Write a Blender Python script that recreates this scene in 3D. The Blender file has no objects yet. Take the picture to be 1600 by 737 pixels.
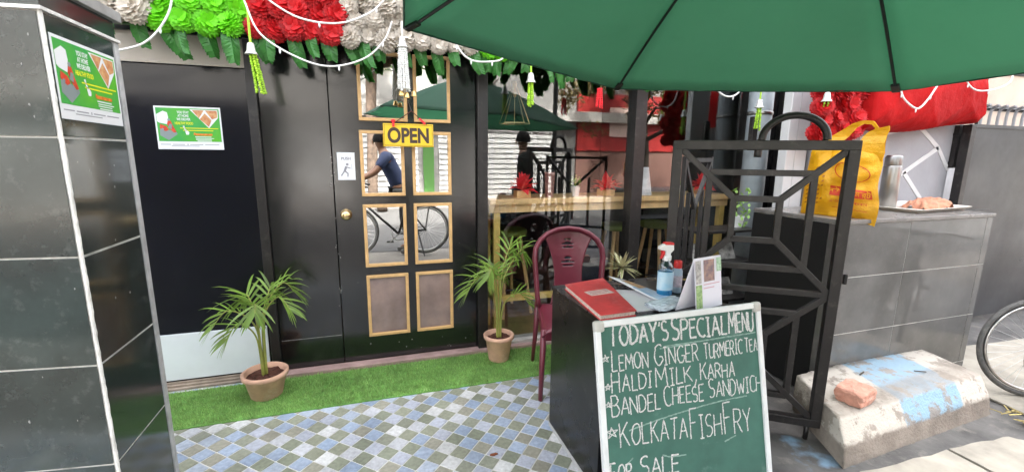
import bpy, math, random
import numpy as np
from mathutils import Vector, Matrix
random.seed(7)
rng = np.random.default_rng(7)
sc = bpy.context.scene
col = sc.collection
R = math.radians

# ------------------------------------------------------------------ camera, world, sun, exposure
cam_d = bpy.data.cameras.new('camera')
cam_d.sensor_width = 36.0
cam_d.lens = 36.0 * 687.2 / 1600.0
cam_d.clip_start = 0.02
cam_d.clip_end = 400.0
cam = bpy.data.objects.new('camera', cam_d)
col.objects.link(cam)
_p, _y, _r = R(10.434), R(17.7), R(0.546)
_f = Vector((math.sin(_y) * math.cos(_p), math.cos(_y) * math.cos(_p), -math.sin(_p)))
_rt = Vector((math.cos(_y), -math.sin(_y), 0))
_up = _rt.cross(_f)
_r2 = _rt * math.cos(_r) + _up * math.sin(_r)
_u2 = _up * math.cos(_r) - _rt * math.sin(_r)
cam.matrix_world = Matrix(((_r2.x, _u2.x, -_f.x, 0), (_r2.y, _u2.y, -_f.y, 0), (_r2.z, _u2.z, -_f.z, 1.40), (0, 0, 0, 1)))
sc.camera = cam

SUN_EL, SUN_AZ = 55.0, 8.0        # azimuth clockwise from +y
world = bpy.data.worlds.new('World')
sc.world = world
world.use_nodes = True
wn = world.node_tree
wn.nodes.clear()
sky = wn.nodes.new('ShaderNodeTexSky')
sky.sky_type = 'NISHITA'
sky.sun_disc = False
sky.sun_elevation = R(SUN_EL)
sky.sun_rotation = R(SUN_AZ)
sky.air_density = 1.0
sky.dust_density = 9.0
sky.ozone_density = 0.6
bg = wn.nodes.new('ShaderNodeBackground')
bg.inputs['Strength'].default_value = 0.15
wo = wn.nodes.new('ShaderNodeOutputWorld')
hsv = wn.nodes.new('ShaderNodeHueSaturation')          # thin overcast: a paler sky
hsv.inputs['Saturation'].default_value = 0.28
wn.links.new(sky.outputs[0], hsv.inputs['Color'])
wn.links.new(hsv.outputs[0], bg.inputs[0])
wn.links.new(bg.outputs[0], wo.inputs[0])

sun_d = bpy.data.lights.new('sun', 'SUN')
sun_d.energy = 2.0

sun_d.angle = R(1.5)
sun_d.color = (1.0, 0.96, 0.9)
sun = bpy.data.objects.new('sun', sun_d)
col.objects.link(sun)
_sd = Vector((math.sin(R(SUN_AZ)) * math.cos(R(SUN_EL)), math.cos(R(SUN_AZ)) * math.cos(R(SUN_EL)), math.sin(R(SUN_EL))))
sun.rotation_euler = _sd.to_track_quat('Z', 'Y').to_euler()

vs = sc.view_settings
vs.view_transform = 'Standard'
vs.look = 'None'
vs.exposure = 3.6
vs.gamma = 1.0
vs.use_curve_mapping = False
sc.cycles.max_bounces = 10
sc.cycles.transparent_max_bounces = 16
sc.cycles.use_denoising = True
sc.cycles.caustics_reflective = False
sc.cycles.caustics_refractive = False

# ------------------------------------------------------------------ materials
def M(name, c, rough=0.6, metal=0.0, nz=None, bump=None, c2=None, spec=0.5, coat=0.0, rnz=0.0, isl=0.0, dust=None, sheen=0.0, sub=None, trans=None):
    """Principled material. nz=(scale, amount) varies the colour, c2 a second colour mixed in by noise,
    bump=(scale,strength), isl = random value per separate piece, dust=(colour, scale, amount)."""
    m = bpy.data.materials.new(name)
    m.use_nodes = True
    nt = m.node_tree
    b = nt.nodes['Principled BSDF']
    b.inputs['Base Color'].default_value = (*c, 1)
    b.inputs['Roughness'].default_value = rough
    b.inputs['Metallic'].default_value = metal
    b.inputs['Specular IOR Level'].default_value = spec
    b.inputs['Coat Weight'].default_value = coat
    b.inputs['Coat Roughness'].default_value = 0.05
    if sheen:
        b.inputs['Sheen Weight'].default_value = sheen
    tc = nt.nodes.new('ShaderNodeTexCoord')
    cur = None
    def noise(scale, detail=6, rgh=0.6):
        n = nt.nodes.new('ShaderNodeTexNoise')
        n.inputs['Scale'].default_value = scale
        n.inputs['Detail'].default_value = detail
        n.inputs['Roughness'].default_value = rgh
        nt.links.new(tc.outputs['Object'], n.inputs['Vector'])
        return n
    def ramp(src, a, z):
        r = nt.nodes.new('ShaderNodeMapRange')
        r.inputs['From Min'].default_value = a
        r.inputs['From Max'].default_value = z
        nt.links.new(src, r.inputs['Value'])
        return r
    if nz or c2:
        s, a = nz if nz else (8, 0.3)
        n = noise(s)
        r = ramp(n.outputs['Fac'], 0.3, 0.7)
        mx = nt.nodes.new('ShaderNodeMix')
        mx.data_type = 'RGBA'
        k2 = c2 if c2 else tuple(max(0, x * (1 - a)) for x in c)
        k1 = c if c2 else tuple(min(1, x * (1 + a * 0.6)) for x in c)
        mx.inputs['A'].default_value = (*k1, 1)
        mx.inputs['B'].default_value = (*k2, 1)
        nt.links.new(r.outputs[0], mx.inputs['Factor'])
        cur = mx.outputs['Result']
    if isl:
        g = nt.nodes.new('ShaderNodeNewGeometry')
        h = nt.nodes.new('ShaderNodeHueSaturation')
        if cur:
            nt.links.new(cur, h.inputs['Color'])
        else:
            h.inputs['Color'].default_value = (*c, 1)
        mr = nt.nodes.new('ShaderNodeMapRange')
        mr.inputs['To Min'].default_value = 1 - isl
        mr.inputs['To Max'].default_value = 1 + isl
        nt.links.new(g.outputs['Random Per Island'], mr.inputs['Value'])
        nt.links.new(mr.outputs[0], h.inputs['Value'])
        cur = h.outputs['Color']
    if dust:
        dc, ds, da = dust
        n = noise(ds, 10, 0.7)
        r = ramp(n.outputs['Fac'], 0.55, 0.75)
        ml = nt.nodes.new('ShaderNodeMath')
        ml.operation = 'MULTIPLY'
        ml.inputs[1].default_value = da
        nt.links.new(r.outputs[0], ml.inputs[0])
        mx = nt.nodes.new('ShaderNodeMix')
        mx.data_type = 'RGBA'
        if cur:
            nt.links.new(cur, mx.inputs['A'])
        else:
            mx.inputs['A'].default_value = (*c, 1)
        mx.inputs['B'].default_value = (*dc, 1)
        nt.links.new(ml.outputs[0], mx.inputs['Factor'])
        cur = mx.outputs['Result']
    if cur:
        nt.links.new(cur, b.inputs['Base Color'])
    if rnz:
        n = noise(3.0)
        r = ramp(n.outputs['Fac'], 0.3, 0.75)
        r.inputs['To Min'].default_value = max(0.0, rough - rnz)
        r.inputs['To Max'].default_value = min(1, rough + rnz)
        nt.links.new(r.outputs[0], b.inputs['Roughness'])
    if bump:
        n = noise(bump[0], 8)
        bp = nt.nodes.new('ShaderNodeBump')
        bp.inputs['Strength'].default_value = bump[1]
        bp.inputs['Distance'].default_value = 0.02
        nt.links.new(n.outputs['Fac'], bp.inputs['Height'])
        nt.links.new(bp.outputs[0], b.inputs['Normal'])
    if trans:                                    # thin cloth or leaf: lets some light through
        amt, tcol = trans
        t = nt.nodes.new('ShaderNodeBsdfTranslucent')
        t.inputs['Color'].default_value = (*tcol, 1)
        ms = nt.nodes.new('ShaderNodeMixShader')
        ms.inputs['Fac'].default_value = amt
        out = nt.nodes['Material Output']
        nt.links.new(b.outputs[0], ms.inputs[1])
        nt.links.new(t.outputs[0], ms.inputs[2])
        nt.links.new(ms.outputs[0], out.inputs['Surface'])
    return m

def vcol_mat(name, rough, speck=0.0, bump=None):
    """Base colour from the mesh's own colour attribute (tile or petal colours)."""
    m = M(name, (0.5, 0.5, 0.5), rough, bump=bump)
    nt = m.node_tree
    a = nt.nodes.new('ShaderNodeAttribute')
    a.attribute_name = 'tint'
    b = nt.nodes['Principled BSDF']
    if speck:
        tc = nt.nodes.new('ShaderNodeTexCoord')
        n = nt.nodes.new('ShaderNodeTexNoise')
        n.inputs['Scale'].default_value = 55
        n.inputs['Detail'].default_value = 5
        nt.links.new(tc.outputs['Object'], n.inputs['Vector'])
        n2 = nt.nodes.new('ShaderNodeTexNoise')
        n2.inputs['Scale'].default_value = 4
        nt.links.new(tc.outputs['Object'], n2.inputs['Vector'])
        ad = nt.nodes.new('ShaderNodeMath')
        ad.operation = 'ADD'
        nt.links.new(n.outputs['Fac'], ad.inputs[0])
        nt.links.new(n2.outputs['Fac'], ad.inputs[1])
        r = nt.nodes.new('ShaderNodeMapRange')
        r.inputs['From Min'].default_value = 0.7
        r.inputs['From Max'].default_value = 1.3
        n2.inputs['Detail'].default_value = 6
        r.inputs['To Min'].default_value = 1 - speck * 1.35
        r.inputs['To Max'].default_value = 1 + speck
        nt.links.new(ad.outputs[0], r.inputs['Value'])
        h = nt.nodes.new('ShaderNodeHueSaturation')
        nt.links.new(a.outputs['Color'], h.inputs['Color'])
        nt.links.new(r.outputs[0], h.inputs['Value'])
        nt.links.new(h.outputs['Color'], b.inputs['Base Color'])
    else:
        nt.links.new(a.outputs['Color'], b.inputs['Base Color'])
    return m

def glass_mat(name, reflect, tint, rough=0.0):
    m = bpy.data.materials.new(name)
    m.use_nodes = True
    nt = m.node_tree
    nt.nodes.remove(nt.nodes['Principled BSDF'])
    t = nt.nodes.new('ShaderNodeBsdfTransparent')
    t.inputs[0].default_value = (*tint, 1)
    g = nt.nodes.new('ShaderNodeBsdfGlossy')
    g.inputs['Color'].default_value = (0.95, 0.96, 0.96, 1)
    g.inputs['Roughness'].default_value = rough
    lw = nt.nodes.new('ShaderNodeLayerWeight')
    lw.inputs['Blend'].default_value = 0.5
    fr = nt.nodes.new('ShaderNodeMath')
    fr.operation = 'POWER'
    fr.inputs[1].default_value = 4.0
    nt.links.new(lw.outputs['Facing'], fr.inputs[0])
    mr = nt.nodes.new('ShaderNodeMapRange')
    mr.inputs['To Min'].default_value = reflect
    mr.inputs['To Max'].default_value = 1.0
    nt.links.new(fr.outputs[0], mr.inputs['Value'])
    if name == 'mirror_film':                       # slightly wavy film
        tc = nt.nodes.new('ShaderNodeTexCoord'); nz_ = nt.nodes.new('ShaderNodeTexNoise'); nz_.inputs['Scale'].default_value = 3.0; nz_.inputs['Detail'].default_value = 1
        bp = nt.nodes.new('ShaderNodeBump'); bp.inputs['Strength'].default_value = 0.02; bp.inputs['Distance'].default_value = 0.02
        nt.links.new(tc.outputs['Object'], nz_.inputs['Vector']); nt.links.new(nz_.outputs['Fac'], bp.inputs['Height']); nt.links.new(bp.outputs[0], g.inputs['Normal'])
    mx = nt.nodes.new('ShaderNodeMixShader')
    nt.links.new(mr.outputs[0], mx.inputs[0])
    nt.links.new(t.outputs[0], mx.inputs[1])
    nt.links.new(g.outputs[0], mx.inputs[2])
    nt.links.new(mx.outputs[0], nt.nodes['Material Output'].inputs['Surface'])
    return m

# ------------------------------------------------------------------ mesh and object helpers
ORG = {}
class MB:
    def __init__(s):
        s.v, s.f, s.c = [], [], []
    def add(s, vs_, fs, tint=None):
        k = len(s.v)
        s.v += [tuple(p) for p in vs_]
        s.f += [tuple(i + k for i in f) for f in fs]
        if tint is not None:
            s.c += [tint] * len(fs)
        return s
    def box(s, x0, x1, y0, y1, z0, z1, m=None, tint=None):
        vs_ = [Vector((x, y, z)) for z in (z0, z1) for y in (y0, y1) for x in (x0, x1)]
        if m is not None:
            vs_ = [m @ p for p in vs_]
        return s.add(vs_, [(0, 2, 3, 1), (4, 5, 7, 6), (0, 1, 5, 4), (2, 6, 7, 3), (1, 3, 7, 5), (0, 4, 6, 2)], tint)
    def bar(s, a, b, w, h=None, up=(0, 0, 1)):
        """Rectangular bar from a to b."""
        a, b = Vector(a), Vector(b)
        h = h or w
        d = (b - a).normalized()
        u = Vector(up)
        if abs(d.dot(u)) > 0.98:
            u = Vector((0, 1, 0)) if abs(d.y) < 0.9 else Vector((1, 0, 0))
        x = d.cross(u).normalized()
        y = x.cross(d)
        vs_ = []
        for p in (a, b):
            for i, j in ((-1, -1), (1, -1), (1, 1), (-1, 1)):
                vs_.append(p + x * (i * w / 2) + y * (j * h / 2))
        return s.add(vs_, [(3, 2, 1, 0), (4, 5, 6, 7), (0, 1, 5, 4), (1, 2, 6, 5), (2, 3, 7, 6), (3, 0, 4, 7)])
    def tube(s, pts, r, n=8, closed=False, flat=None):
        pts = [Vector(p) for p in pts]
        N = len(pts)
        rr = r if isinstance(r, (list, tuple)) else [r] * N
        prev = None
        base = len(s.v)
        for i in range(N):
            if closed:
                d = pts[(i + 1) % N] - pts[i - 1]
            else:
                d = pts[min(i + 1, N - 1)] - pts[max(i - 1, 0)]
            d.normalize()
            if prev is None:
                u = Vector((0, 0, 1)) if abs(d.z) < 0.9 else Vector((1, 0, 0))
            else:
                u = prev
            x = d.cross(u).normalized()
            y = x.cross(d).normalized()
            prev = y
            for k in range(n):
                a = 2 * math.pi * k / n
                fx, fy = (flat if flat else (1, 1))
                s.v.append(tuple(pts[i] + x * (math.cos(a) * rr[i] * fx) + y * (math.sin(a) * rr[i] * fy)))
        for i in range(N if closed else N - 1):
            j = (i + 1) % N
            for k in range(n):
                k2 = (k + 1) % n
                s.f.append((base + i * n + k, base + i * n + k2, base + j * n + k2, base + j * n + k))
        if not closed:
            s.f.append(tuple(base + k for k in reversed(range(n))))
            s.f.append(tuple(base + (N - 1) * n + k for k in range(n)))
        return s
    def lathe(s, prof, c=(0, 0, 0), n=24, sx=1, sy=1, cap=True):
        base = len(s.v)
        for r, z in prof:
            for k in range(n):
                a = 2 * math.pi * k / n
                s.v.append((c[0] + r * math.cos(a) * sx, c[1] + r * math.sin(a) * sy, c[2] + z))
        for i in range(len(prof) - 1):
            for k in range(n):
                k2 = (k + 1) % n
                s.f.append((base + i * n + k, base + i * n + k2, base + (i + 1) * n + k2, base + (i + 1) * n + k))
        if cap:
            s.f.append(tuple(base + k for k in reversed(range(n))))
            s.f.append(tuple(base + (len(prof) - 1) * n + k for k in range(n)))
        return s
    def poly(s, pts, o, u, v, t):
        """Flat polygon (2-D pts) in the frame o,u,v, thickness t along u x v."""
        o, u, v = Vector(o), Vector(u), Vector(v)
        w = u.cross(v).normalized()
        n = len(pts)
        A = [o + u * p[0] + v * p[1] for p in pts]
        B = [p + w * t for p in A]
        fs = [tuple(reversed(range(n))), tuple(range(n, 2 * n))]
        fs += [(i, (i + 1) % n, n + (i + 1) % n, n + i) for i in range(n)]
        return s.add(A + B, fs)
    def build(s, name, mat, parent=None, smooth=False, bev=0, org=None, solid=0, sub=0):
        me = bpy.data.meshes.new(name)
        o_ = Vector(org) if org is not None else (ORG.get(parent.name, Vector()) if parent else Vector())
        if o_.length:
            vv = [(p[0] - o_.x, p[1] - o_.y, p[2] - o_.z) for p in s.v]
        else:
            vv = s.v
        me.from_pydata(vv, [], s.f)
        if s.c:
            at = me.attributes.new('tint', 'FLOAT_COLOR', 'CORNER')
            arr = []
            for p, c in zip(me.polygons, s.c):
                arr += list((*c, 1.0)) * p.loop_total
            at.data.foreach_set('color', arr)
        me.update()
        me.materials.append(mat)
        if smooth:
            me.polygons.foreach_set('use_smooth', [True] * len(me.polygons))
        o = bpy.data.objects.new(name, me)
        col.objects.link(o)
        if parent:
            o.parent = parent
            ORG[o.name] = o_
        elif o_.length:
            o.location = o_
            ORG[o.name] = o_
        if solid:
            md = o.modifiers.new('solid', 'SOLIDIFY')
            md.thickness = solid
            md.offset = 0
        if sub:
            md = o.modifiers.new('sub', 'SUBSURF')
            md.levels = md.render_levels = sub
        if bev:
            md = o.modifiers.new('bev', 'BEVEL')
            md.width = bev
            md.segments = 2
            md.limit_method = 'ANGLE'
            md.angle_limit = R(40)
        return o

def tag(o, label=None, cat=None, group=None, kind=None):
    if label: o['label'] = label
    if cat: o['category'] = cat
    if group: o['group'] = group
    if kind: o['kind'] = kind
    return o

def thing(name, loc, label, cat, group=None):
    o = bpy.data.objects.new(name, None)
    col.objects.link(o)
    o.empty_display_size = 0.1
    o.location = loc
    ORG[o.name] = Vector(loc)
    return tag(o, label, cat, group)

def copy_tree(o, parent=None):
    c = o.copy()
    col.objects.link(c)
    if parent:
        c.parent = parent
    for ch in list(o.children):
        copy_tree(ch, c)
    return c

def text_part(name, txt, size, o, u, v, mat, parent=None, bold=0.0, ext=0.0006, align='CENTER', sx=1.0, shear=0.0):
    """Lettering as a mesh: baseline point o, reading direction u, up v."""
    cu = bpy.data.curves.new(name, 'FONT')
    cu.body = txt
    cu.size = size
    cu.align_x = align
    cu.offset = bold
    cu.shear = shear
    cu.extrude = ext
    tmp = bpy.data.objects.new('tmp', cu)
    col.objects.link(tmp)
    dg = bpy.context.evaluated_depsgraph_get()
    me = bpy.data.meshes.new_from_object(tmp.evaluated_get(dg))
    bpy.data.objects.remove(tmp)
    u, v = Vector(u).normalized(), Vector(v).normalized()
    w = u.cross(v)
    og = ORG.get(parent.name, Vector()) if parent else Vector()
    mt = Matrix(((u.x * sx, v.x, w.x, o[0] - og.x), (u.y * sx, v.y, w.y, o[1] - og.y), (u.z * sx, v.z, w.z, o[2] - og.z), (0, 0, 0, 1)))
    me.transform(mt)
    me.name = name
    me.materials.clear()
    me.materials.append(mat)
    ob = bpy.data.objects.new(name, me)
    col.objects.link(ob)
    if parent:
        ob.parent = parent
        ORG[ob.name] = og
    return ob

def disc(n=20, r=1.0, cx=0, cy=0, ry=None):
    ry = ry or r
    return [(cx + r * math.cos(2 * math.pi * k / n), cy + ry * math.sin(2 * math.pi * k / n)) for k in range(n)]
def rect(x0, y0, x1, y1):
    return [(x0, y0), (x1, y0), (x1, y1), (x0, y1)]
def bez(p, n=12):
    """Catmull-Rom through points."""
    p = [Vector(q) for q in p]
    out = []
    for i in range(len(p) - 1):
        a = p[max(i - 1, 0)]; b = p[i]; c = p[i + 1]; d = p[min(i + 2, len(p) - 1)]
        for k in range(n):
            t = k / n
            out.append(0.5 * ((2 * b) + (c - a) * t + (2 * a - 5 * b + 4 * c - d) * t * t + (3 * b - a - 3 * c + d) * t ** 3))
    out.append(p[-1])
    return out

W = 2.945           # the shop's front plane
# ------------------------------------------------------------------ shared materials
m_blk = M('black_paint', (0.007, 0.007, 0.008), 0.18, nz=(3, 0.5), bump=(4, 0.05), rnz=0.08, dust=((0.14, 0.13, 0.12), 7, 0.12), spec=0.85)
m_blkm = M('black_metal', (0.014, 0.012, 0.0115), 0.40, nz=(12, 0.4), bump=(60, 0.08), rnz=0.12, dust=((0.16, 0.14, 0.12), 22, 0.3))
m_navy = M('navy_laminate', (0.003, 0.0035, 0.008), 0.22, nz=(2, 0.4), rnz=0.06)
m_wood = M('pine_wood', (0.62, 0.38, 0.16), 0.45, nz=(30, 0.15), bump=(80, 0.05))
m_bwood = M('bar_wood', (0.84, 0.55, 0.25), 0.4, nz=(9, 0.25))
m_white = M('white_paint', (0.62, 0.62, 0.62), 0.45, nz=(6, 0.08))
m_whitep = M('white_plastic', (0.8, 0.8, 0.8), 0.35)
m_beige = M('beige_panel', (0.55, 0.50, 0.44), 0.6, nz=(2, 0.08))
m_grout = M('white_grout', (0.66, 0.65, 0.61), 0.9, nz=(14, 0.35), bump=(60, 0.3))
m_tile = M('polished_black_tile', (0.024, 0.034, 0.031), 0.13, nz=(3, 0.75), isl=0.3, rnz=0.08, dust=((0.16, 0.17, 0.16), 26, 0.35), spec=0.7)
m_gtile = M('polished_grey_tile', (0.125, 0.122, 0.114), 0.12, nz=(3, 0.35), isl=0.08, rnz=0.08, dust=((0.24, 0.22, 0.20), 16, 0.25), spec=0.8)
m_mirror = glass_mat('mirror_film', 0.70, (0.05, 0.05, 0.055), 0.006)
m_refl_brown = M('painted_reflection_glass', (0.24, 0.16, 0.135), 0.12, nz=(3, 0.6), spec=1.0, coat=0.5)  # lowest door panes: brownish street reflection painted into the base colour
m_glass = glass_mat('window_glass', 0.095, (0.97, 0.98, 0.98), 0.0)
m_dark = M('dark_interior', (0.010, 0.010, 0.010), 0.7)
m_red = M('red_cloth', (0.42, 0.006, 0.007), 0.8, nz=(3, 0.3), bump=(8, 0.9), spec=0.15)
m_redp = M('red_paper', (0.92, 0.045, 0.06), 0.6, isl=0.2, trans=(0.3, (0.95, 0.06, 0.07)))
m_wirew = M('white_cable', (0.72, 0.71, 0.68), 0.5)
m_steel = M('brushed_steel', (0.30, 0.295, 0.285), 0.32, 1.0, nz=(2, 0.1))
m_rub = M('tyre_rubber', (0.10, 0.098, 0.093), 0.75, nz=(20, 0.3), bump=(90, 0.4), dust=((0.30, 0.28, 0.25), 8, 0.7))
m_chrome = M('worn_chrome', (0.55, 0.54, 0.52), 0.3, 1.0, nz=(12, 0.4))
m_terra = M('terracotta', (0.64, 0.38, 0.27), 0.85, nz=(9, 0.25), bump=(40, 0.15), dust=((0.72, 0.58, 0.48), 7, 0.7))
m_soil = M('red_soil', (0.10, 0.035, 0.022), 0.95, nz=(30, 0.5), bump=(50, 0.9))
m_leaf = M('palm_leaf', (0.165, 0.27, 0.045), 0.42, isl=0.5, trans=(0.35, (0.27, 0.42, 0.08)), dust=((0.34, 0.34, 0.12), 9, 0.6))
m_stem = M('palm_stem', (0.30, 0.32, 0.07), 0.5, nz=(8, 0.3))
m_fern = M('fern_leaf', (0.045, 0.20, 0.035), 0.4, nz=(20, 0.5), trans=(0.25, (0.06, 0.32, 0.04)))
m_lime = M('lime_petal', (0.16, 0.62, 0.008), 0.6, isl=0.2, trans=(0.25, (0.2, 0.7, 0.02)))
m_redf = M('red_petal', (0.52, 0.006, 0.010), 0.6, isl=0.25, trans=(0.2, (0.6, 0.01, 0.01)))
m_creamf = M('cream_petal', (0.60, 0.54, 0.46), 0.7, isl=0.15, trans=(0.25, (0.5, 0.45, 0.38)))
m_bead = M('lime_beads', (0.35, 0.60, 0.03), 0.5, isl=0.3)
m_maroon = M('maroon_plastic', (0.12, 0.017, 0.030), 0.34, nz=(5, 0.15), spec=0.5)
m_chalk = M('chalk', (0.62, 0.62, 0.60), 0.95, nz=(180, 0.4))
nt = m_chalk.node_tree                                   # grainy: the board shows through the stroke
tc = nt.nodes.new('ShaderNodeTexCoord'); nz_ = nt.nodes.new('ShaderNodeTexNoise'); nz_.inputs['Scale'].default_value = 420; nz_.inputs['Detail'].default_value = 3
nt.links.new(tc.outputs['Object'], nz_.inputs['Vector'])
mr = nt.nodes.new('ShaderNodeMapRange'); mr.inputs['From Min'].default_value = 0.36; mr.inputs['From Max'].default_value = 0.50; mr.inputs['To Min'].default_value = 0.45
nt.links.new(nz_.outputs['Fac'], mr.inputs['Value']); nt.links.new(mr.outputs[0], nt.nodes['Principled BSDF'].inputs['Alpha'])
m_yellow = M('yellow_board', (0.80, 0.52, 0.02), 0.45, nz=(5, 0.1))
m_ink = M('dark_ink', (0.05, 0.03, 0.02), 0.6)
m_asph = M('asphalt', (0.055, 0.054, 0.052), 0.85, nz=(4, 0.3), bump=(60, 0.4))

# ------------------------------------------------------------------ ground
m_dirt = M('dusty_concrete', (0.22, 0.20, 0.17), 0.9, nz=(2.5, 0.45), bump=(30, 0.35), c2=(0.13, 0.12, 0.11), dust=((0.42, 0.38, 0.32), 9, 0.6))
g = MB().add([(-80, -80, -0.022), (80, -80, -0.022), (80, 80, -0.022), (-80, 80, -0.022)], [(0, 1, 2, 3)])
tag(g.build('ground', m_dirt), kind='structure')
g = MB().add([(-80, -6.2, -0.016), (80, -6.2, -0.016), (80, -0.75, -0.016), (-80, -0.75, -0.016)], [(0, 1, 2, 3)])
tag(g.build('road', m_asph), kind='structure')
# concrete apron in front of the kerb, with worn slabs and spilt paint
m_apron = M('wet_concrete', (0.10, 0.095, 0.09), 0.6, nz=(4, 0.6), bump=(25, 0.3), dust=((0.30, 0.27, 0.23), 6, 0.7))
nt = m_apron.node_tree
tc = nt.nodes.new('ShaderNodeTexCoord'); nn = nt.nodes.new('ShaderNodeTexNoise'); nn.inputs['Scale'].default_value = 5.5; nn.inputs['Detail'].default_value = 8
nt.links.new(tc.outputs['Object'], nn.inputs['Vector'])
sx_ = nt.nodes.new('ShaderNodeVectorMath'); sx_.operation = 'DISTANCE'; sx_.inputs[1].default_value = (1.95, 1.36, -0.01)
nt.links.new(tc.outputs['Object'], sx_.inputs[0])
mr = nt.nodes.new('ShaderNodeMapRange'); mr.inputs['From Min'].default_value = 0.08; mr.inputs['From Max'].default_value = 0.34; mr.inputs['To Min'].default_value = 0.12; mr.inputs['To Max'].default_value = -0.3
nt.links.new(sx_.outputs['Value'], mr.inputs['Value'])
ad = nt.nodes.new('ShaderNodeMath'); ad.operation = 'ADD'; nt.links.new(nn.outputs['Fac'], ad.inputs[0]); nt.links.new(mr.outputs[0], ad.inputs[1])
st = nt.nodes.new('ShaderNodeMapRange'); st.inputs['From Min'].default_value = 0.58; st.inputs['From Max'].default_value = 0.68; nt.links.new(ad.outputs[0], st.inputs['Value'])
b = nt.nodes['Principled BSDF']; src = b.inputs['Base Color'].links[0].from_socket
mx = nt.nodes.new('ShaderNodeMix'); mx.data_type = 'RGBA'; mx.inputs['B'].default_value = (0.18, 0.28, 0.38, 1)
nt.links.new(src, mx.inputs['A']); nt.links.new(st.outputs[0], mx.inputs['Factor']); nt.links.new(mx.outputs['Result'], b.inputs['Base Color'])
g = MB().add([(1.62, -0.7, -0.010), (6.5, -0.7, -0.010), (6.5, 2.9, -0.010), (1.62, 2.9, -0.010)], [(0, 1, 2, 3)])
tag(g.build('pavement', m_apron), kind='structure')
m_slab = M('worn_slab', (0.36, 0.33, 0.275), 0.85, nz=(5, 0.3), bump=(30, 0.25), dust=((0.25, 0.22, 0.19), 5, 0.6))
g = MB()
def slab(pts, n=5):
    out = []
    for i, p in enumerate(pts):
        q = pts[(i + 1) % len(pts)]
        for k in range(n):
            t = k / n
            j = 0 if k == 0 else random.uniform(-0.012, 0.012)
            out.append((p[0] + (q[0] - p[0]) * t + j, p[1] + (q[1] - p[1]) * t + j))
    g.poly(out, (0, 0, -0.004), (1, 0, 0), (0, 1, 0), 0.010)
slab([(2.03, 0.55), (2.60, 0.52), (2.62, 1.19), (2.05, 1.205)])
slab([(2.635, 0.60), (3.22, 0.62), (3.16, 1.10), (3.02, 1.17), (2.64, 1.19)])
slab([(3.27, 0.3), (4.1, 0.35), (4.0, 0.72), (3.5, 0.88), (3.26, 0.80)])
slab([(3.42, 1.16), (4.3, 1.14), (4.9, 1.9), (3.98, 1.95), (3.46, 1.62)])
tag(g.build('paving_slabs', m_slab), kind='structure')

# tiled forecourt: small tiles laid on the diagonal
g = MB().box(-2.6, 1.64, 0.45, 2.93, -0.03, -0.003)
tag(g.build('forecourt_bed', M('tile_grout', (0.56, 0.56, 0.53), 0.85, nz=(6, 0.3), dust=((0.22, 0.21, 0.19), 3, 0.6))), kind='structure')
g = MB()
ca, sa = math.cos(R(47.4)), math.sin(R(47.4))
pitch = 0.0772
cx0, cy0 = 0.5127, 1.819
for i in range(-45, 46):
    for j in range(-45, 46):
        x = cx0 + i * pitch * ca + j * pitch * sa
        y = cy0 + i * pitch * sa - j * pitch * ca
        if not (-2.5 < x < 1.58 and 0.5 < y < 2.86):
            continue
        if (i + j) % 2:
            base = random.choice([(0.205, 0.215, 0.165), (0.19, 0.20, 0.16), (0.225, 0.22, 0.18), (0.175, 0.19, 0.145)])
        else:
            base = random.choice([(0.22, 0.275, 0.37), (0.25, 0.30, 0.39), (0.29, 0.33, 0.40), (0.31, 0.33, 0.39), (0.44, 0.445, 0.45), (0.36, 0.37, 0.40), (0.24, 0.29, 0.38)])
        k = random.uniform(0.88, 1.1) * 1.18
        h = pitch / 2 - 0.0036
        t = [random.uniform(-0.0006, 0.0006) for _ in range(3)]
        q, lo = [], []
        for a, bb in ((-1, -1), (1, -1), (1, 1), (-1, 1)):
            px, py = a * h, bb * h
            q.append((x + px * ca + py * sa, y + px * sa - py * ca, 0.0 + t[0] + a * t[1] + bb * t[2]))
            px, py = a * (h + 0.0012), bb * (h + 0.0012)
            lo.append((x + px * ca + py * sa, y + px * sa - py * ca, -0.004))
        g.add(q + lo, [(3, 2, 1, 0), (0, 1, 5, 4), (1, 2, 6, 5), (2, 3, 7, 6), (3, 0, 4, 7)], tuple(c * k for c in base))
tag(g.build('tiled_floor', vcol_mat('glazed_floor_tile', 0.38, 0.22, bump=(60, 0.06))), kind='structure')

# ------------------------------------------------------------------ the cafe front
shop = thing('cafe_front', (0, W, 0), 'black painted cafe front with a panelled door and a wide shop window', 'shop')
MB().box(-2.6, 3.40, 2.93, 3.10, 2.02, 3.6).build('fascia', m_blk, shop)
MB().box(-2.6, -0.648, 2.955, 3.02, 1.868, 2.02).build('transom_panel', m_beige, shop)
sd = MB().box(-2.6, -0.648, 2.955, 3.0, 0.035, 1.862).build('side_door', m_navy, shop, bev=0.002)
MB().box(-1.9, -0.665, 2.946, 2.9535, 0.045, 0.335).build('kick_plate', M('kick_plate_white', (0.76, 0.80, 0.84), 0.4, nz=(4, 0.06)), sd, bev=0.002)
g = MB()
for k, (a, z) in enumerate(((2.90, 0.012), (2.92, 0.024), (2.937, 0.036))):
    g.box(-2.6, -0.655, a, 2.952, z - 0.012, z - 0.001)
g.build('wooden_step', M('old_wood', (0.30, 0.24, 0.19), 0.8, nz=(14, 0.4), bump=(40, 0.4)), shop)
MB().box(-0.648, -0.598, 2.915, 3.02, 0.0, 2.02).build('door_post', m_blkm, shop, bev=0.004)
fp = MB().box(-0.596, -0.226, 2.945, 3.0, 0.03, 2.02).build('fixed_panel', m_blk, shop, bev=0.002)
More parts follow.
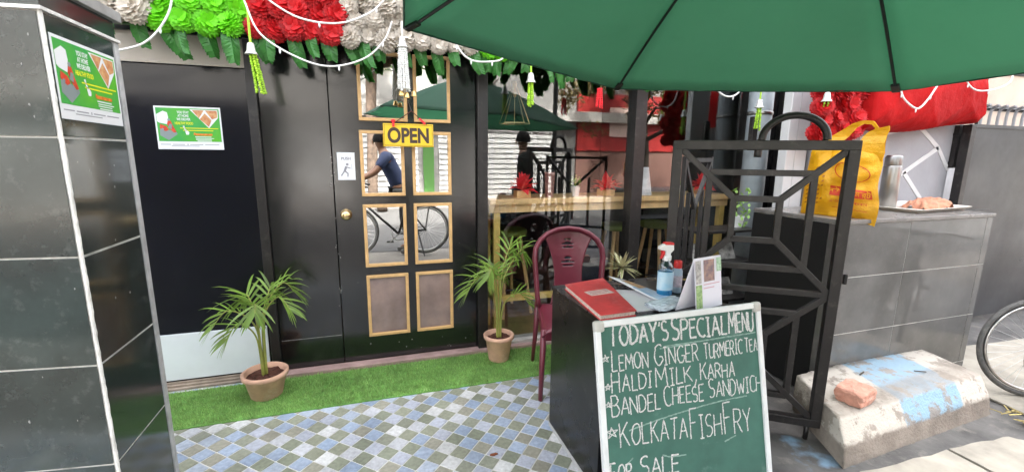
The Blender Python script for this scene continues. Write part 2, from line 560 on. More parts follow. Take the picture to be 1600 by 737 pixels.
MB().box(-0.590, -0.230, 2.9435, 2.9455, 0.222, 0.2245).build('panel_joint', M('pale_joint', (0.28, 0.27, 0.26), 0.8, nz=(30, 0.6)), fp)
MB().box(-0.655, 1.75, 2.868, 2.944, -0.004, 0.028).build('threshold', M('red_stone', (0.36, 0.24, 0.22), 0.6, nz=(10, 0.3), bump=(30, 0.2)), shop, bev=0.004)
# entrance door
door = MB().box(-0.222, 0.680, 2.945, 2.990, 0.030, 2.02).build('door', m_blk, shop, bev=0.003)
rows = [(1.598, 2.004), (1.133, 1.541), (0.672, 1.081), (0.195, 0.616)]
cols_ = [(-0.060, 0.208), (0.257, 0.508)]
for ri, (z0, z1) in enumerate(rows):
    for ci, (x0, x1) in enumerate(cols_):
        if ri == 0:
            x0, x1 = ((-0.056, 0.236), (0.276, 0.508))[ci]
        fw = 0.020
        g = MB()
        y0, y1 = 2.926, 2.9445
        g.box(x0, x1, y0, y1, z0, z0 + fw).box(x0, x1, y0, y1, z1 - fw, z1)
        g.box(x0, x0 + fw, y0 + 0.0006, y1, z0 + fw, z1 - fw).box(x1 - fw, x1, y0 + 0.0006, y1, z0 + fw, z1 - fw)
        g.build('pane_frame', m_wood, door, bev=0.003)
        tl = random.uniform(-0.0015, 0.0015)
        MB().add([(x0 + fw, 2.9400 + tl, z0 + fw), (x1 - fw, 2.9400 - tl, z0 + fw), (x1 - fw, 2.9405 - tl, z1 - fw), (x0 + fw, 2.9405 + tl, z1 - fw)], [(0, 1, 2, 3)]).build('mirror_pane', m_refl_brown if ri == 3 else m_mirror, door)
g = MB()
kc = (-0.161, 1.02)
def ylathe(g, prof, cx, cz, y0, n=20):
    k = len(g.v)
    for r, d in prof:
        for i in range(n):
            a = 2 * math.pi * i / n
            g.v.append((cx + r * math.cos(a), y0 - d, cz + r * math.sin(a)))
    for j in range(len(prof) - 1):
        for i in range(n):
            i2 = (i + 1) % n
            g.f.append((k + j * n + i, k + j * n + i2, k + (j + 1) * n + i2, k + (j + 1) * n + i))
    g.f.append(tuple(k + (len(prof) - 1) * n + i for i in range(n)))
    return g
ylathe(g, [(0.036, 0), (0.036, 0.006), (0.014, 0.012), (0.013, 0.030), (0.026, 0.036), (0.030, 0.048), (0.024, 0.060), (0.010, 0.064)], kc[0], kc[1], 2.945)
g.build('door_knob', M('brass', (0.75, 0.55, 0.28), 0.2, 1.0), door, smooth=True)
MB().box(0.683, 0.752, 2.900, 3.02, 0.0, 2.02).build('door_post', m_blkm, shop, bev=0.004)
# shop window
for x0, x1 in ((1.874, 1.968), (2.936, 3.0)):
    MB().box(x0, x1, 2.905, 3.01, 0.05, 2.02).build('mullion', m_blkm, shop, bev=0.003)
MB().box(0.752, 3.0, 2.905, 3.01, -0.004, 0.05).build('window_sill', M('pale_sill', (0.42, 0.40, 0.37), 0.7, nz=(8, 0.3)), shop, bev=0.003)
for x0, x1 in ((0.752, 1.874), (1.968, 2.936)):
    MB().box(x0, x1, 2.960, 2.964, 0.05, 2.02).build('window_pane', m_glass, shop)
MB().box(3.0, 3.24, 2.93, 3.05, 0.0, 2.02).build('end_panel', m_blk, shop)
MB().box(3.243, 3.365, 2.88, 3.05, 0.0, 2.6).build('corner_post', m_blkm, shop, bev=0.004)
# room behind the window
MB().box(-0.60, 3.38, 3.03, 6.2, -0.01, 0.012).build('room_floor', M('brown_floor', (0.24, 0.13, 0.07), 0.35, nz=(6, 0.4)), shop)
g = MB().box(-0.65, 3.40, 6.2, 6.3, 0, 2.7).box(3.40, 3.5, 3.06, 6.3, 0, 2.7).box(-0.75, -0.65, 3.03, 6.3, 0, 2.7)
g.build('room_wall', M('charcoal_wall', (0.03, 0.035, 0.034), 0.7, nz=(2, 0.3)), shop)
MB().box(-0.75, 3.5, 3.11, 6.3, 2.7, 2.78).build('room_ceiling', m_dark, shop)
MB().box(-2.6, -0.66, 3.03, 3.2, 0, 2.0).build('back_wall', m_dark, shop)

# unseen upper storeys, added and widened sideways to keep the forecourt in shade
MB().box(-9, 11.5, 3.12, 9.0, 3.62, 9.4).build('unseen_shade_storeys', M('shade_storeys_render', (0.42, 0.38, 0.33), 0.85, nz=(1, 0.2)), shop)

# ------------------------------------------------------------------ tiled pillar on the left
pil = thing('tiled_pillar', (-0.85, 1.55, 0), 'tall pillar clad in black polished tiles with pale grout at the left edge', 'pillar')
jz = [0.0, 0.237, 0.535, 0.833, 1.131, 1.432, 1.722]
ga = R(8)
fu = Vector((-math.cos(ga), math.sin(ga), 0))        # front face runs back to the left
fn = Vector((-math.sin(ga), -math.cos(ga), 0))
c0 = Vector((-0.722, 1.387, 0))
g = MB()
for k in range(len(jz) - 1):
    z0, z1 = jz[k] + 0.0032, jz[k + 1] - 0.0032
    g.box(-0.722, -0.7195, 1.394, 1.694, z0, z1)                                # side face
    for i in range(5):
        off = 0.0 if k else 0.0
        a, b_ = c0 + fu * (0.006 + i * 0.30 + off), c0 + fu * (0.301 + i * 0.30)
        A = [a + Vector((0, 0, z0)), b_ + Vector((0, 0, z0)), b_ + Vector((0, 0, z1)), a + Vector((0, 0, z1))]
        wob = fn * 0.0025
        g.add(A + [p + wob for p in A], [(4, 7, 6, 5), (0, 1, 5, 4), (1, 2, 6, 5), (2, 3, 7, 6), (3, 0, 4, 7)])
g.build('tiles', m_tile, pil, bev=0.0008)
p = [(-0.722, 1.388), (-0.722, 1.716)] + [(-2.2, 1.9), ((c0 + fu * 1.52).x, (c0 + fu * 1.52).y)]
g = MB()
pts = [(q[0], q[1]) for q in p]
g.poly(pts, (0, 0, 0), (1, 0, 0), (0, 1, 0), 1.722)
g.build('grout_core', m_grout, pil)
# thick uneven grout on the corner
g = MB()
zz = np.linspace(0.0, 1.722, 150)
g.tube([(-0.7205 + random.uniform(-.0005, .0005), 1.3885 + random.uniform(-.0005, .0005), z) for z in zz], [0.0046 + random.uniform(-.0005, .0005) for _ in zz], 8)
g.build('corner_grout', m_grout, pil)
MB().box(-0.727, -0.7165, 1.696, 1.722, 0, 1.73).build('edge_trim', M('grey_marble', (0.42, 0.42, 0.42), 0.35, nz=(20, 0.35)), pil, bev=0.001)
MB().poly([(-0.712, 1.376), (-0.712, 1.726), (-2.2, 1.92), ((c0 + fu * 1.52).x, (c0 + fu * 1.52).y - 0.012)], (0, 0, 1.722), (1, 0, 0), (0, 1, 0), 0.008).build('cap_joint', m_grout, pil)
MB().poly([(-0.720, 1.388), (-0.720, 1.715), (-2.2, 1.9), ((c0 + fu * 1.52).x, (c0 + fu * 1.52).y)], (0, 0, 1.730), (1, 0, 0), (0, 1, 0), 0.052).build('cap_course', m_tile, pil)
MB().poly([(-0.705, 1.370), (-0.705, 1.735), (-2.2, 1.93), ((c0 + fu * 1.52).x, (c0 + fu * 1.52).y - 0.02)], (0, 0, 1.782), (1, 0, 0), (0, 1, 0), 0.03).build('cap', M('dusty_cap', (0.30, 0.30, 0.29), 0.5, nz=(10, 0.4)), pil, bev=0.002)

r_ = random.Random(77)
g = MB()
for k in range(34):                                                       # chipped paint beside the door gap
    if k < 20: x, z = -0.226 + r_.gauss(0, .012), r_.uniform(.2, 1.5)
    else: x, z = r_.uniform(-.20, .66), r_.choice([r_.uniform(.05, .16), r_.uniform(.3, 1.0)]) if k % 2 else r_.uniform(.05, .14)
    if -.07 < x < .52 and z > .17: x = r_.choice([-.12, .58]) + r_.gauss(0, .03)
    s0 = r_.uniform(.0015, .0040)
    pl = [(s0 * r_.uniform(.5, 1.2) * math.cos(a), s0 * r_.uniform(.6, 2.0) * math.sin(a)) for a in (0, 1.2, 2.5, 3.6, 5.0)]
    g.poly(pl, (x, 2.9446, z), (1, 0, 0), (0, 0, 1), 0.0002)
o = g.build('paint_chips', M('pale_chip', (0.32, 0.31, 0.29), 0.9), shop); o['kind'] = 'stuff'
g = MB()
for k in range(20):                                                       # dried plaster splashes on the pillar
    s0 = r_.uniform(.0008, .0026)
    pl = [(s0 * r_.uniform(.6, 1.3) * math.cos(a), s0 * r_.uniform(.7, 2.6) * math.sin(a)) for a in (0, .9, 1.9, 3.0, 4.1, 5.2)]
    if k % 3 == 0:
        g.poly(pl, (-0.7193, r_.uniform(1.405, 1.68), r_.uniform(.3, 1.45)), (0, 1, 0), (0, 0, 1), 0.0003)
    else:
        q_ = c0 + fu * (r_.uniform(.01, .42) if k % 2 else abs(r_.gauss(.03, .03))) + fn * 0.0027
        g.poly(pl, (q_.x, q_.y, r_.uniform(.45, 1.68)), -fu, (0, 0, 1), 0.0003)
o = g.build('plaster_splashes', M('plaster_splash', (0.24, 0.24, 0.23), 0.9), pil); o['kind'] = 'stuff'

# ------------------------------------------------------------------ white column, drain pipe, black lean post
c = thing('white_column', (2.86, 2.45, 0), 'plain white painted column behind the tiled counter', 'column')
MB().box(2.795, 2.985, 2.42, 2.49, 0, 3.2).build('shaft', m_white, c, bev=0.006)
MB().box(2.872, 2.876, 2.4185, 2.4205, 0, 3.2).build('corner_bead', M('grey_line', (0.45, 0.45, 0.45), 0.7), c)
pp = thing('drain_pipe', (2.915, 2.80, 0), 'grey vertical drain pipe in front of the shop window end', 'pipe')
MB().lathe([(0.088, 0.0), (0.088, 3.2)], (2.915, 2.80, 0), 28).build('pipe_body', M('grey_pvc', (0.33, 0.37, 0.39), 0.4, nz=(8, 0.2), dust=((0.5, 0.5, 0.48), 10, 0.4)), pp, smooth=True)
for z in (0.5, 1.72):
    MB().lathe([(0.091, 0), (0.094, 0.004), (0.094, 0.024), (0.091, 0.028)], (2.915, 2.80, z), 28).build('pipe_clamp', m_steel, pp, smooth=True)
MB().box(2.75, 2.80, 2.69, 2.73, 1.45, 1.70).build('junction_box', m_blkm, pp, bev=0.005)

# ------------------------------------------------------------------ tiled counter
ct = thing('tiled_counter', (3.1, 2.0, 0), 'counter clad in large glossy grey tiles beside the painted kerb', 'counter')
CX0, CX1, CY0, CY1 = 2.462, 3.775, 1.722, 2.32
g = MB()
xs = [CX0, 3.008, 3.715, CX1]
zs = [0.0, 0.058, 0.392, 0.732, 1.04]
for i in range(3):
    for k in range(4):
        g.box(xs[i] + 0.0022, xs[i + 1] - 0.0022, CY0, CY0 + 0.01, zs[k] + 0.0022, zs[k + 1] - 0.0022)
g.build('front_tiles', m_gtile, ct, bev=0.0006)
MB().box(CX0 + 0.002, CX1 - 0.002, CY0 + 0.002, CY1, 0, 1.04).build('counter_core', m_grout, ct)
MB().box(CX0 - 0.008, CX0 + 0.0015, 1.80, CY1, 0, 1.035).build('side_panel', M('flat_black_board', (0.006, 0.006, 0.006), 0.5), ct)
MB().box(CX0 - 0.004, CX0 + 0.0015, 1.724, 1.799, 0, 1.035).build('side_tile', m_gtile, ct)
MB().box(CX0 - 0.012, CX1 + 0.006, CY0 - 0.008, CY1, 1.041, 1.064).build('counter_top', M('grey_stone_top', (0.17, 0.16, 0.15), 0.3, nz=(8, 0.3), rnz=0.1), ct, bev=0.003)

# grey wall with white lines behind the counter
dw = thing('decorated_wall', (3.75, 2.4, 0), 'low grey wall with raised white zigzag lines behind the counter', 'wall')
MB().box(3.02, 4.40, 2.335, 2.50, 0, 1.665).build('wall_body', M('grey_paint', (0.34, 0.34, 0.36), 0.75, nz=(4, 0.1), bump=(40, 0.08)), dw, bev=0.003)
g = MB()
yw = 2.3335
k = 2.335 / 2.25
def wl(a, b_, w=0.034):
    g.bar((a[0], yw, a[1]), (b_[0], yw, b_[1]), w, 0.004, up=(0, 1, 0))
def sc_(x, z):
    return (x * k, 1.40 + (z - 1.40) * k)
P1, P2, P3 = sc_(3.82, 1.640), sc_(4.08, 1.480), sc_(4.40, 1.300)
L1 = sc_(3.25, 1.53)
wl(L1, P1); wl(P1, P2); wl(P2, (4.395, P3[1] + 0.02))
B1 = sc_(3.745, 1.300)
wl(P2, B1); wl(B1, sc_(3.58, 1.22)); wl(B1, sc_(3.98, 1.10))
wl(sc_(3.43, 1.57), sc_(3.18, 1.36)); wl(sc_(3.18, 1.36), sc_(3.40, 1.16))
g.build('white_lines', m_white, dw)
MB().box(4.385, 4.42, 2.30, 2.332, 1.33, 1.66).box(4.38, 4.425, 2.295, 2.333, 1.58, 1.60).box(4.38, 4.425, 2.295, 2.333, 1.36, 1.38).build('gate_hinge', m_blkm, dw)

# grey sheet metal gate, boundary wall, railing and house to the right
sg = thing('metal_gate', (4.9, 2.25, 0), 'dark grey sheet metal gate beyond the counter end', 'gate')
m_sheet = M('grey_sheet', (0.045, 0.047, 0.050), 0.38, nz=(2.2, 0.55), bump=(4, 0.06), rnz=0.12, metal=0.15)
MB().box(4.445, 6.6, 2.245, 2.265, 0.06, 1.64).build('gate_sheet', m_sheet, sg)
MB().box(4.385, 4.445, 2.225, 2.285, 0.0, 1.66).build('gate_post', m_blkm, sg, bev=0.003)
MB().box(4.446, 6.6, 2.235, 2.275, 1.64, 1.665).build('top_bar', m_sheet, sg)
MB().box(3.80, 4.43, 2.05, 2.07, 0.0, 1.03).build('side_sheet', m_sheet, sg)
bw = tag(MB().box(4.5, 14, 3.30, 3.48, 0, 1.74).build('boundary_wall', M('pale_wall', (0.42, 0.42, 0.42), 0.8, nz=(3, 0.2))), 'pale low boundary wall under the spiked railing', 'wall')
rl = thing('spiked_railing', (7, 3.3, 1.74), 'row of bent grey railing spikes behind the metal gate', 'railing')
g = MB()
m_rail = M('railing_grey', (0.24, 0.24, 0.25), 0.5)
for i in range(46):
    x = 5.6 + i * 0.155
    g = MB().tube(bez([(x, 3.33, 1.735), (x, 3.33, 1.93), (x - 0.012, 3.30, 1.985), (x - 0.04, 3.25, 2.0)], 4), 0.017, 6)
    g.build('spike', m_rail, rl, smooth=True)
MB().tube([(5.5, 3.36, 1.98), (12.8, 3.36, 1.98)], 0.028, 10).build('rail', m_blkm, rl)
hs = thing('beige_house', (15, 7, 0), 'beige rendered house wall seen past the red bundle at top right', 'house')
MB().box(8.0, 24, 7.0, 9, 0, 6.5).build('wall', M('beige_render', (0.50, 0.42, 0.35), 0.85, nz=(1.5, 0.15)), hs)
MB().box(8.0, 24, 6.93, 6.998, 2.58, 2.66).build('ledge', m_blkm, hs)
MB().tube([(13.75, 6.9, 0), (13.75, 6.9, 6.4)], 0.05, 8).build('down_pipe', m_blkm, hs)
MB().box(14.6, 16.4, 6.96, 6.998, 3.4, 5.0).build('window', m_dark, hs)

# ------------------------------------------------------------------ painted kerb with a brick on it
kb = thing('painted_kerb', (2.7, 1.45, 0), 'rough concrete kerb block painted white and pale blue', 'kerb')
pr = [(0.0, -0.02), (0.022, 0.095), (0.082, 0.192), (0.43, 0.200), (0.43, -0.02)]          # back from the front face, height
n = 46
g = MB(); rows_ = []
A0, A1 = Vector((2.015, 1.250, 0)), Vector((3.26, 1.328, 0))
dirk = (A1 - A0).normalized(); bk = Vector((-dirk.y, dirk.x, 0))
prof = []
for i in range(len(pr) - 1):
    for q in range(7):
        t = q / 7
        prof.append((pr[i][0] + (pr[i + 1][0] - pr[i][0]) * t, pr[i][1] + (pr[i + 1][1] - pr[i][1]) * t))
prof.append(pr[-1])
L = (A1 - A0).length
for i in range(n + 1):
    s = L * i / n
    for a, z in prof:
        j = 0.0016
        p_ = A0 + dirk * (s + a * (0.56 * (1 - i / n) + 0.22 * i / n)) + bk * a + Vector((0, 0, z))
        p_ += Vector((random.gauss(0, j), random.gauss(0, j), random.gauss(0, j * 0.8)))
        g.v.append(tuple(p_))
m_ = len(prof)
for i in range(n):
    for q in range(m_ - 1):
        g.f.append((i * m_ + q, (i + 1) * m_ + q, (i + 1) * m_ + q + 1, i * m_ + q + 1))
g.f.append(tuple(range(m_)))
g.f.append(tuple(n * m_ + q for q in reversed(range(m_))))
m_kerb = M('painted_concrete', (0.28, 0.24, 0.20), 0.9, nz=(6, 0.35), bump=(70, 0.45))
nt = m_kerb.node_tree
b = nt.nodes['Principled BSDF']
src = b.inputs['Base Color'].links[0].from_socket
tc = nt.nodes.new('ShaderNodeTexCoord')
sep = nt.nodes.new('ShaderNodeSeparateXYZ'); nt.links.new(tc.outputs['Object'], sep.inputs[0])
nz_ = nt.nodes.new('ShaderNodeTexNoise'); nz_.inputs['Scale'].default_value = 9; nz_.inputs['Detail'].default_value = 10; nz_.inputs['Roughness'].default_value = 0.7
nt.links.new(tc.outputs['Object'], nz_.inputs['Vector'])
def mth(op, a, b_=None, c_=None):
    n_ = nt.nodes.new('ShaderNodeMath'); n_.operation = op
    for i_, q in enumerate((a, b_, c_)):
        if q is None: continue
        if isinstance(q, (int, float)): n_.inputs[i_].default_value = q
        else: nt.links.new(q, n_.inputs[i_])
    return n_.outputs[0]
def mrange(v, a, b_, lo=0.0, hi=1.0):
    n_ = nt.nodes.new('ShaderNodeMapRange'); nt.links.new(v, n_.inputs['Value'])
    n_.inputs['From Min'].default_value = a; n_.inputs['From Max'].default_value = b_
    n_.inputs['To Min'].default_value = lo; n_.inputs['To Max'].default_value = hi
    return n_.outputs[0]
wob = mth('MULTIPLY', mth('SUBTRACT', nz_.outputs['Fac'], 0.5), 0.10)
zc = mth('ADD', sep.outputs['Z'], mth('MULTIPLY', wob, 0.4))
paint_mask = mrange(zc, 0.075, 0.090)                               # painted down to the crease
chip = mrange(nz_.outputs['Fac'], 0.50, 0.56, 1.0, 0.12)
xb = mth('ADD', sep.outputs['X'], mth('ADD', wob, mth('MULTIPLY', sep.outputs['Y'], -0.25)))
blue = mth('MULTIPLY', mrange(xb, -0.17, -0.15), mrange(xb, 0.32, 0.34, 1.0, 0.0))
mxa = nt.nodes.new('ShaderNodeMix'); mxa.data_type = 'RGBA'
mxa.inputs['A'].default_value = (0.50, 0.46, 0.40, 1); mxa.inputs['B'].default_value = (0.24, 0.37, 0.47, 1)
nt.links.new(blue, mxa.inputs['Factor'])
mxb = nt.nodes.new('ShaderNodeMix'); mxb.data_type = 'RGBA'
nt.links.new(src, mxb.inputs['A']); nt.links.new(mxa.outputs['Result'], mxb.inputs['B'])
topm = mrange(sep.outputs['Z'], 0.180, 0.194)                        # the walked-on top is worn bare except at the back
backm = mrange(mth('ADD', sep.outputs['Y'], mth('ADD', wob, mth('MULTIPLY', sep.outputs['X'], -0.10))), 0.02, 0.06)
keep_ = mth('ADD', mth('SUBTRACT', 1.0, topm), mth('MULTIPLY', topm, mrange(backm, 0.0, 1.0, 0.30, 0.85)))
nt.links.new(mth('MULTIPLY', mth('MULTIPLY', paint_mask, chip), keep_), mxb.inputs['Factor'])
nt.links.new(mxb.outputs['Result'], b.inputs['Base Color'])
g.build('kerb_block', m_kerb, kb, smooth=True)

def lump(name, c, size, rotz, mat, parent=None, lab=None, cat=None, seed=1, rough=0.012, n=7):
    """A chipped block: a subdivided box with knocked-in corners."""
    r_ = random.Random(seed)
    g = MB()
    idx = {}
    def vid(i, j, k_):
        key = (i, j, k_)
        if key not in idx:
            p_ = Vector((i / n - 0.5, j / n - 0.5, k_ / n - 0.5))
            d = sum(abs(q) > 0.4 for q in p_)
            p_ *= 1 - 0.022 * d - 0.05 * (d == 3)
            p_ = Vector((p_.x * size[0], p_.y * size[1], p_.z * size[2]))
            p_ += Vector((r_.gauss(0, rough), r_.gauss(0, rough), r_.gauss(0, rough * 0.5)))
            p_.rotate(Matrix.Rotation(rotz, 3, 'Z'))
            idx[key] = len(g.v)
            g.v.append(tuple(p_ + Vector(c) + Vector((0, 0, size[2] / 2))))
        return idx[key]
    for a in range(n):
        for b_ in range(n):
            g.f.append((vid(a, b_, 0), vid(a, b_ + 1, 0), vid(a + 1, b_ + 1, 0), vid(a + 1, b_, 0)))
            g.f.append((vid(a, b_, n), vid(a + 1, b_, n), vid(a + 1, b_ + 1, n), vid(a, b_ + 1, n)))
            g.f.append((vid(a, 0, b_), vid(a + 1, 0, b_), vid(a + 1, 0, b_ + 1), vid(a, 0, b_ + 1)))
            g.f.append((vid(a, n, b_), vid(a, n, b_ + 1), vid(a + 1, n, b_ + 1), vid(a + 1, n, b_)))
            g.f.append((vid(0, a, b_), vid(0, a, b_ + 1), vid(0, a + 1, b_ + 1), vid(0, a + 1, b_)))
            g.f.append((vid(n, a, b_), vid(n, a + 1, b_), vid(n, a + 1, b_ + 1), vid(n, a, b_ + 1)))
    o = g.build(name, mat, parent, org=c if not parent else None, bev=0.004)
    if lab: tag(o, lab, cat)
    return o
lump('brick', (2.290, 1.425, 0.193), (0.170, 0.130, 0.074), R(14), M('pink_brick', (0.62, 0.31, 0.225), 0.9, nz=(14, 0.3), bump=(60, 0.6), dust=((0.66, 0.52, 0.44), 10, 0.7)), lab='broken orange brick lying on the white end of the kerb', cat='brick', seed=3, rough=0.0028, n=5)
g = MB()
for k, (x, y, a) in enumerate(((2.60, 1.60, 0.3), (2.95, 1.52, -0.5))):
    g.box(-0.030, 0.030, -0.003, 0.003, 0, 0.004, Matrix.Translation((x, y, 0.201)) @ Matrix.Rotation(a, 4, 'Z'))
tag(g.build('twigs', M('dry_twig', (0.06, 0.045, 0.03), 0.9)), kind='stuff')
g = MB()
for k in range(46):
    x, y = random.uniform(3.25, 3.62), random.uniform(1.10, 1.34)
    g.box(-0.03, 0.03, -0.003, 0.003, 0, 0.003, Matrix.Translation((x, y, 0.004 + 0.003 * (k % 3))) @ Matrix.Rotation(random.uniform(0, 3.1), 4, 'Z') @ Matrix.Rotation(random.uniform(-.25, .25), 4, 'Y'))
tag(g.build('straw_litter', M('dry_straw', (0.45, 0.36, 0.14), 0.9, isl=0.4)), kind='stuff')

# ------------------------------------------------------------------ black folding gate
gt = thing('grille_gate', (2.074, 1.456, 0), 'open black iron grille gate of nested rectangles beside the counter', 'gate')
gd = Vector((-0.825, 0.565, 0)).normalized()
def GP(u, z, d=0.0):
    nrm = Vector((gd.y, -gd.x, 0))
    return Vector((2.074, 1.456, 0)) + gd * (u * 0.96) + Vector((0, 0, 1.40 - 0.96 * (1.40 - z))) + nrm * d
gn = Vector((gd.y, -gd.x, 0))
def gbar(g, a, b_, w=0.029, t=0.024, d=0.0):
    g.bar(GP(*a, d), GP(*b_, d), w, t, up=gn)
g = MB()
gbar(g, (0.0, 0.015), (0.0, 1.478), 0.046, 0.042)
gbar(g, (0.775, 0.015), (0.775, 1.478), 0.046, 0.042)
gbar(g, (-0.023, 1.458), (0.798, 1.458), 0.044, 0.0445)
gbar(g, (-0.023, 0.035), (0.798, 0.035), 0.042, 0.0445)
g.build('frame', m_blkm, gt, bev=0.003)
for u in (0.03, 0.745):
    MB().tube([GP(u, 0.02), (GP(u, 0).x, GP(u, 0).y, -0.008)], 0.011, 8).build('drop_bolt', m_blkm, gt, True)
g = MB(); g2 = MB(); g3 = MB()
UR, UL = 0.020, 0.755
for zt, zb in ((1.437, 0.732), (0.722, 0.055)):
    f1, f2 = 0.16, 0.345
    H_ = zt - zb
    ring = [(0.145, zt - f1 * H_), (0.610, zt - f1 * H_), (0.610, zb + f1 * H_), (0.145, zb + f1 * H_)]
    inn = [(0.280, zt - f2 * H_), (0.490, zt - f2 * H_), (0.490, zb + f2 * H_ + 0.01), (0.280, zb + f2 * H_ + 0.01)]
    cor = [(UR, zt), (UL, zt), (UL, zb), (UR, zb)]
    for k in range(4):
        gbar(g, ring[k], ring[(k + 1) % 4], d=0.0012)
        gbar(g3, inn[k], inn[(k + 1) % 4], d=-0.0012)
    for k in range(4):
        gq = MB(); gbar(gq, cor[k], inn[k], d=0.0); gq.build('diagonal_bar', m_blkm, gt, bev=0.002)
    g.build('outer_ring', m_blkm, gt, bev=0.002)
    g3.build('inner_ring', m_blkm, gt, bev=0.002)
    g = MB(); g3 = MB()
g = MB()
gbar(g, (UR, 0.727), (UL, 0.727), 0.028, 0.0235)
g.build('waist_bar', m_blkm, gt, bev=0.002)
g = MB()
g.box(-0.02, 0.02, -0.005, 0.005, -0.025, 0.025, Matrix.Translation(GP(-0.030, 0.815)))
g.build('latch', m_blkm, gt, bev=0.003)
MB().tube([GP(-0.045, z) for z in (0.79, 0.84)], 0.008, 8).build('bolt', m_blkm, gt)
arc = [GP(0.395, 1.40, 0.03), GP(0.392, 1.47, 0.025)]
for k in range(11):
    a = math.pi * k / 10
    arc.append(GP(0.248 + 0.140 * math.cos(a), 1.482 + 0.118 * math.sin(a), 0.012))
tag(MB().tube(bez(arc, 4), 0.017, 10).build('rubber_hose', m_blkm, None, True), 'black rubber hose bent into an arch on the gate top bar', 'hose')
# second folded leaf behind the first, only its edge showing
g = MB()
def GB(u, z):
    return Vector((1.60, 1.99, 0)) + Vector((0.50, 0.35, 0)).normalized() * u + Vector((0, 0, z))
for a, b_ in (((0, 0.05), (0, 1.40)), ((0.55, 0.05), (0.55, 1.40)), ((0, 1.38), (0.55, 1.38)), ((0, 0.07), (0.55, 0.07)), ((0, 1.38), (0.25, 1.1)), ((0.55, 1.38), (0.25, 1.1)), ((0.25, 1.1), (0.25, 0.8)), ((0, 0.74), (0.55, 0.74)), ((0.12, 1.2), (0.12, 0.74)), ((0.4, 1.2), (0.4, 0.74)), ((0, 0.55), (0.55, 0.55))):
    g.bar(GB(*a), GB(*b_), 0.024, 0.02, up=(0.57, -0.82, 0))
fl = thing('folded_gate_leaf', (1.60, 1.99, 0), 'second narrower black gate leaf folded behind the front one', 'gate')
g.build('leaf_bars', m_blkm, fl)

# ------------------------------------------------------------------ green parasol
UC = Vector((1.091, 0.930, 0)); UR_ = 1.205; UPH = 1.447
def uz(x, y):
    return 1.77 - 0.067 * (x - UC.x) - 0.013 * (y - UC.y)
HUBZ = 2.246
pa = thing('green_parasol', (3.0, -1.15, 0), 'large green six sided parasol spread above the table and chalkboard', 'parasol')
m_can = M('green_canopy', (0.085, 0.180, 0.130), 0.85, nz=(2.2, 0.2), bump=(7, 0.30), trans=(0.58, (0.195, 0.400, 0.275)), dust=((0.034, 0.095, 0.064), 4.5, 0.5))
cor = []
for k in range(6):
    a = UPH - k * math.pi / 3
    x, y = UC.x + UR_ * math.cos(a), UC.y + UR_ * math.sin(a)
    cor.append(Vector((x, y, uz(x, y))))
hub = Vector((UC.x, UC.y, HUBZ))
g = MB()
NR, NC = 14, 12
for k in range(6):
    A, B = cor[k], cor[(k + 1) % 6]
    base = len(g.v)
    for i in range(NR + 1):
        t = i / NR
        for j in range(NC + 1):
            s = j / NC
            e = A * (1 - s) + B * s
            ctr = UC.copy(); ctr.z = e.z
            scal = 0.022 * 4 * s * (1 - s)
            p_ = hub.lerp(e + (ctr - e) * scal * t, t)
            p_.z += 0.045 * math.sin(math.pi * t) * (1 - 0.75 * 4 * s * (1 - s)) - 0.01 * 4 * s * (1 - s) * t
            p_.z += 0.0035 * t * t * math.sin(j * 2.7 + k) * (1 if 0 < j < NC else 0) + 0.002 * math.sin(i * 1.9 + j * 1.3 + k * 2) * t * (1 if 0 < j < NC else 0)
            g.v.append(tuple(p_))
    for i in range(NR):
        for j in range(NC):
            q = base + i * (NC + 1) + j
            g.f.append((q, q + 1, q + NC + 2, q + NC + 1))
g.build('canopy', m_can, pa, True, solid=0.0022)
m_hem = M('hem_green', (0.020, 0.070, 0.045), 0.9)
for k in range(6):
    A, B = cor[k], cor[(k + 1) % 6]
    pts = []
    for j in range(NC + 1):
        s = j / NC; e = A * (1 - s) + B * s; ctr = UC.copy(); ctr.z = e.z; sc2 = 0.022 * 4 * s * (1 - s)
        p_ = e + (ctr - e) * sc2; p_.z -= 0.01 * 4 * s * (1 - s)
        pts.append(p_)
    MB().tube(pts, 0.0032, 6).build('edge_binding', m_hem, pa, True)
m_rib = M('rib_black', (0.012, 0.012, 0.012), 0.4)
for k in range(6):
    g = MB()
    pts = []
    for i in range(14):
        t = 0.06 + 0.905 * i / 13
        p_ = hub.lerp(cor[k], t)
        p_.z += 0.045 * math.sin(math.pi * t) - 0.014
        pts.append(p_)
    g.tube(pts, 0.0058, 6)
    rb = g.build('rib', m_rib, pa)
    e = pts[-1]
    dr = (cor[k] - hub).normalized()
    g = MB(); g.bar(e - dr * 0.02, e + dr * 0.035, 0.030, 0.012); g.build('rib_tip', m_rib, rb, bev=0.003)
    g = MB(); mid = pts[6]; g.tube([mid, (UC.x + 0.03 * (cor[k].x - UC.x), UC.y + 0.03 * (cor[k].y - UC.y), 1.985)], 0.006, 6); g.build('strut', m_rib, pa)
MB().lathe([(0.03, -0.06), (0.045, -0.04), (0.045, 0.01), (0.02, 0.05), (0.012, 0.12)], hub, 16).build('hub', m_rib, pa)
MB().tube([(UC.x, UC.y, 1.95), (UC.x, UC.y, 2.75)], 0.02, 12).build('pole', m_rib, pa)
MB().lathe([(0.03, 1.965), (0.045, 1.97), (0.045, 2.0), (0.03, 2.01)], (UC.x, UC.y, 0), 14).build('runner', m_rib, pa)
MB().bar((UC.x, UC.y, 2.72), (3.0, -1.15, 2.95), 0.05, 0.08).build('arm', m_rib, pa)
MB().tube([(3.0, -1.15, 0.0), (3.0, -1.15, 3.05)], 0.04, 14).build('mast', m_rib, pa)
MB().box(2.65, 3.35, -1.5, -0.8, -0.01, 0.08).build('base_weight', m_rib, pa, bev=0.01)

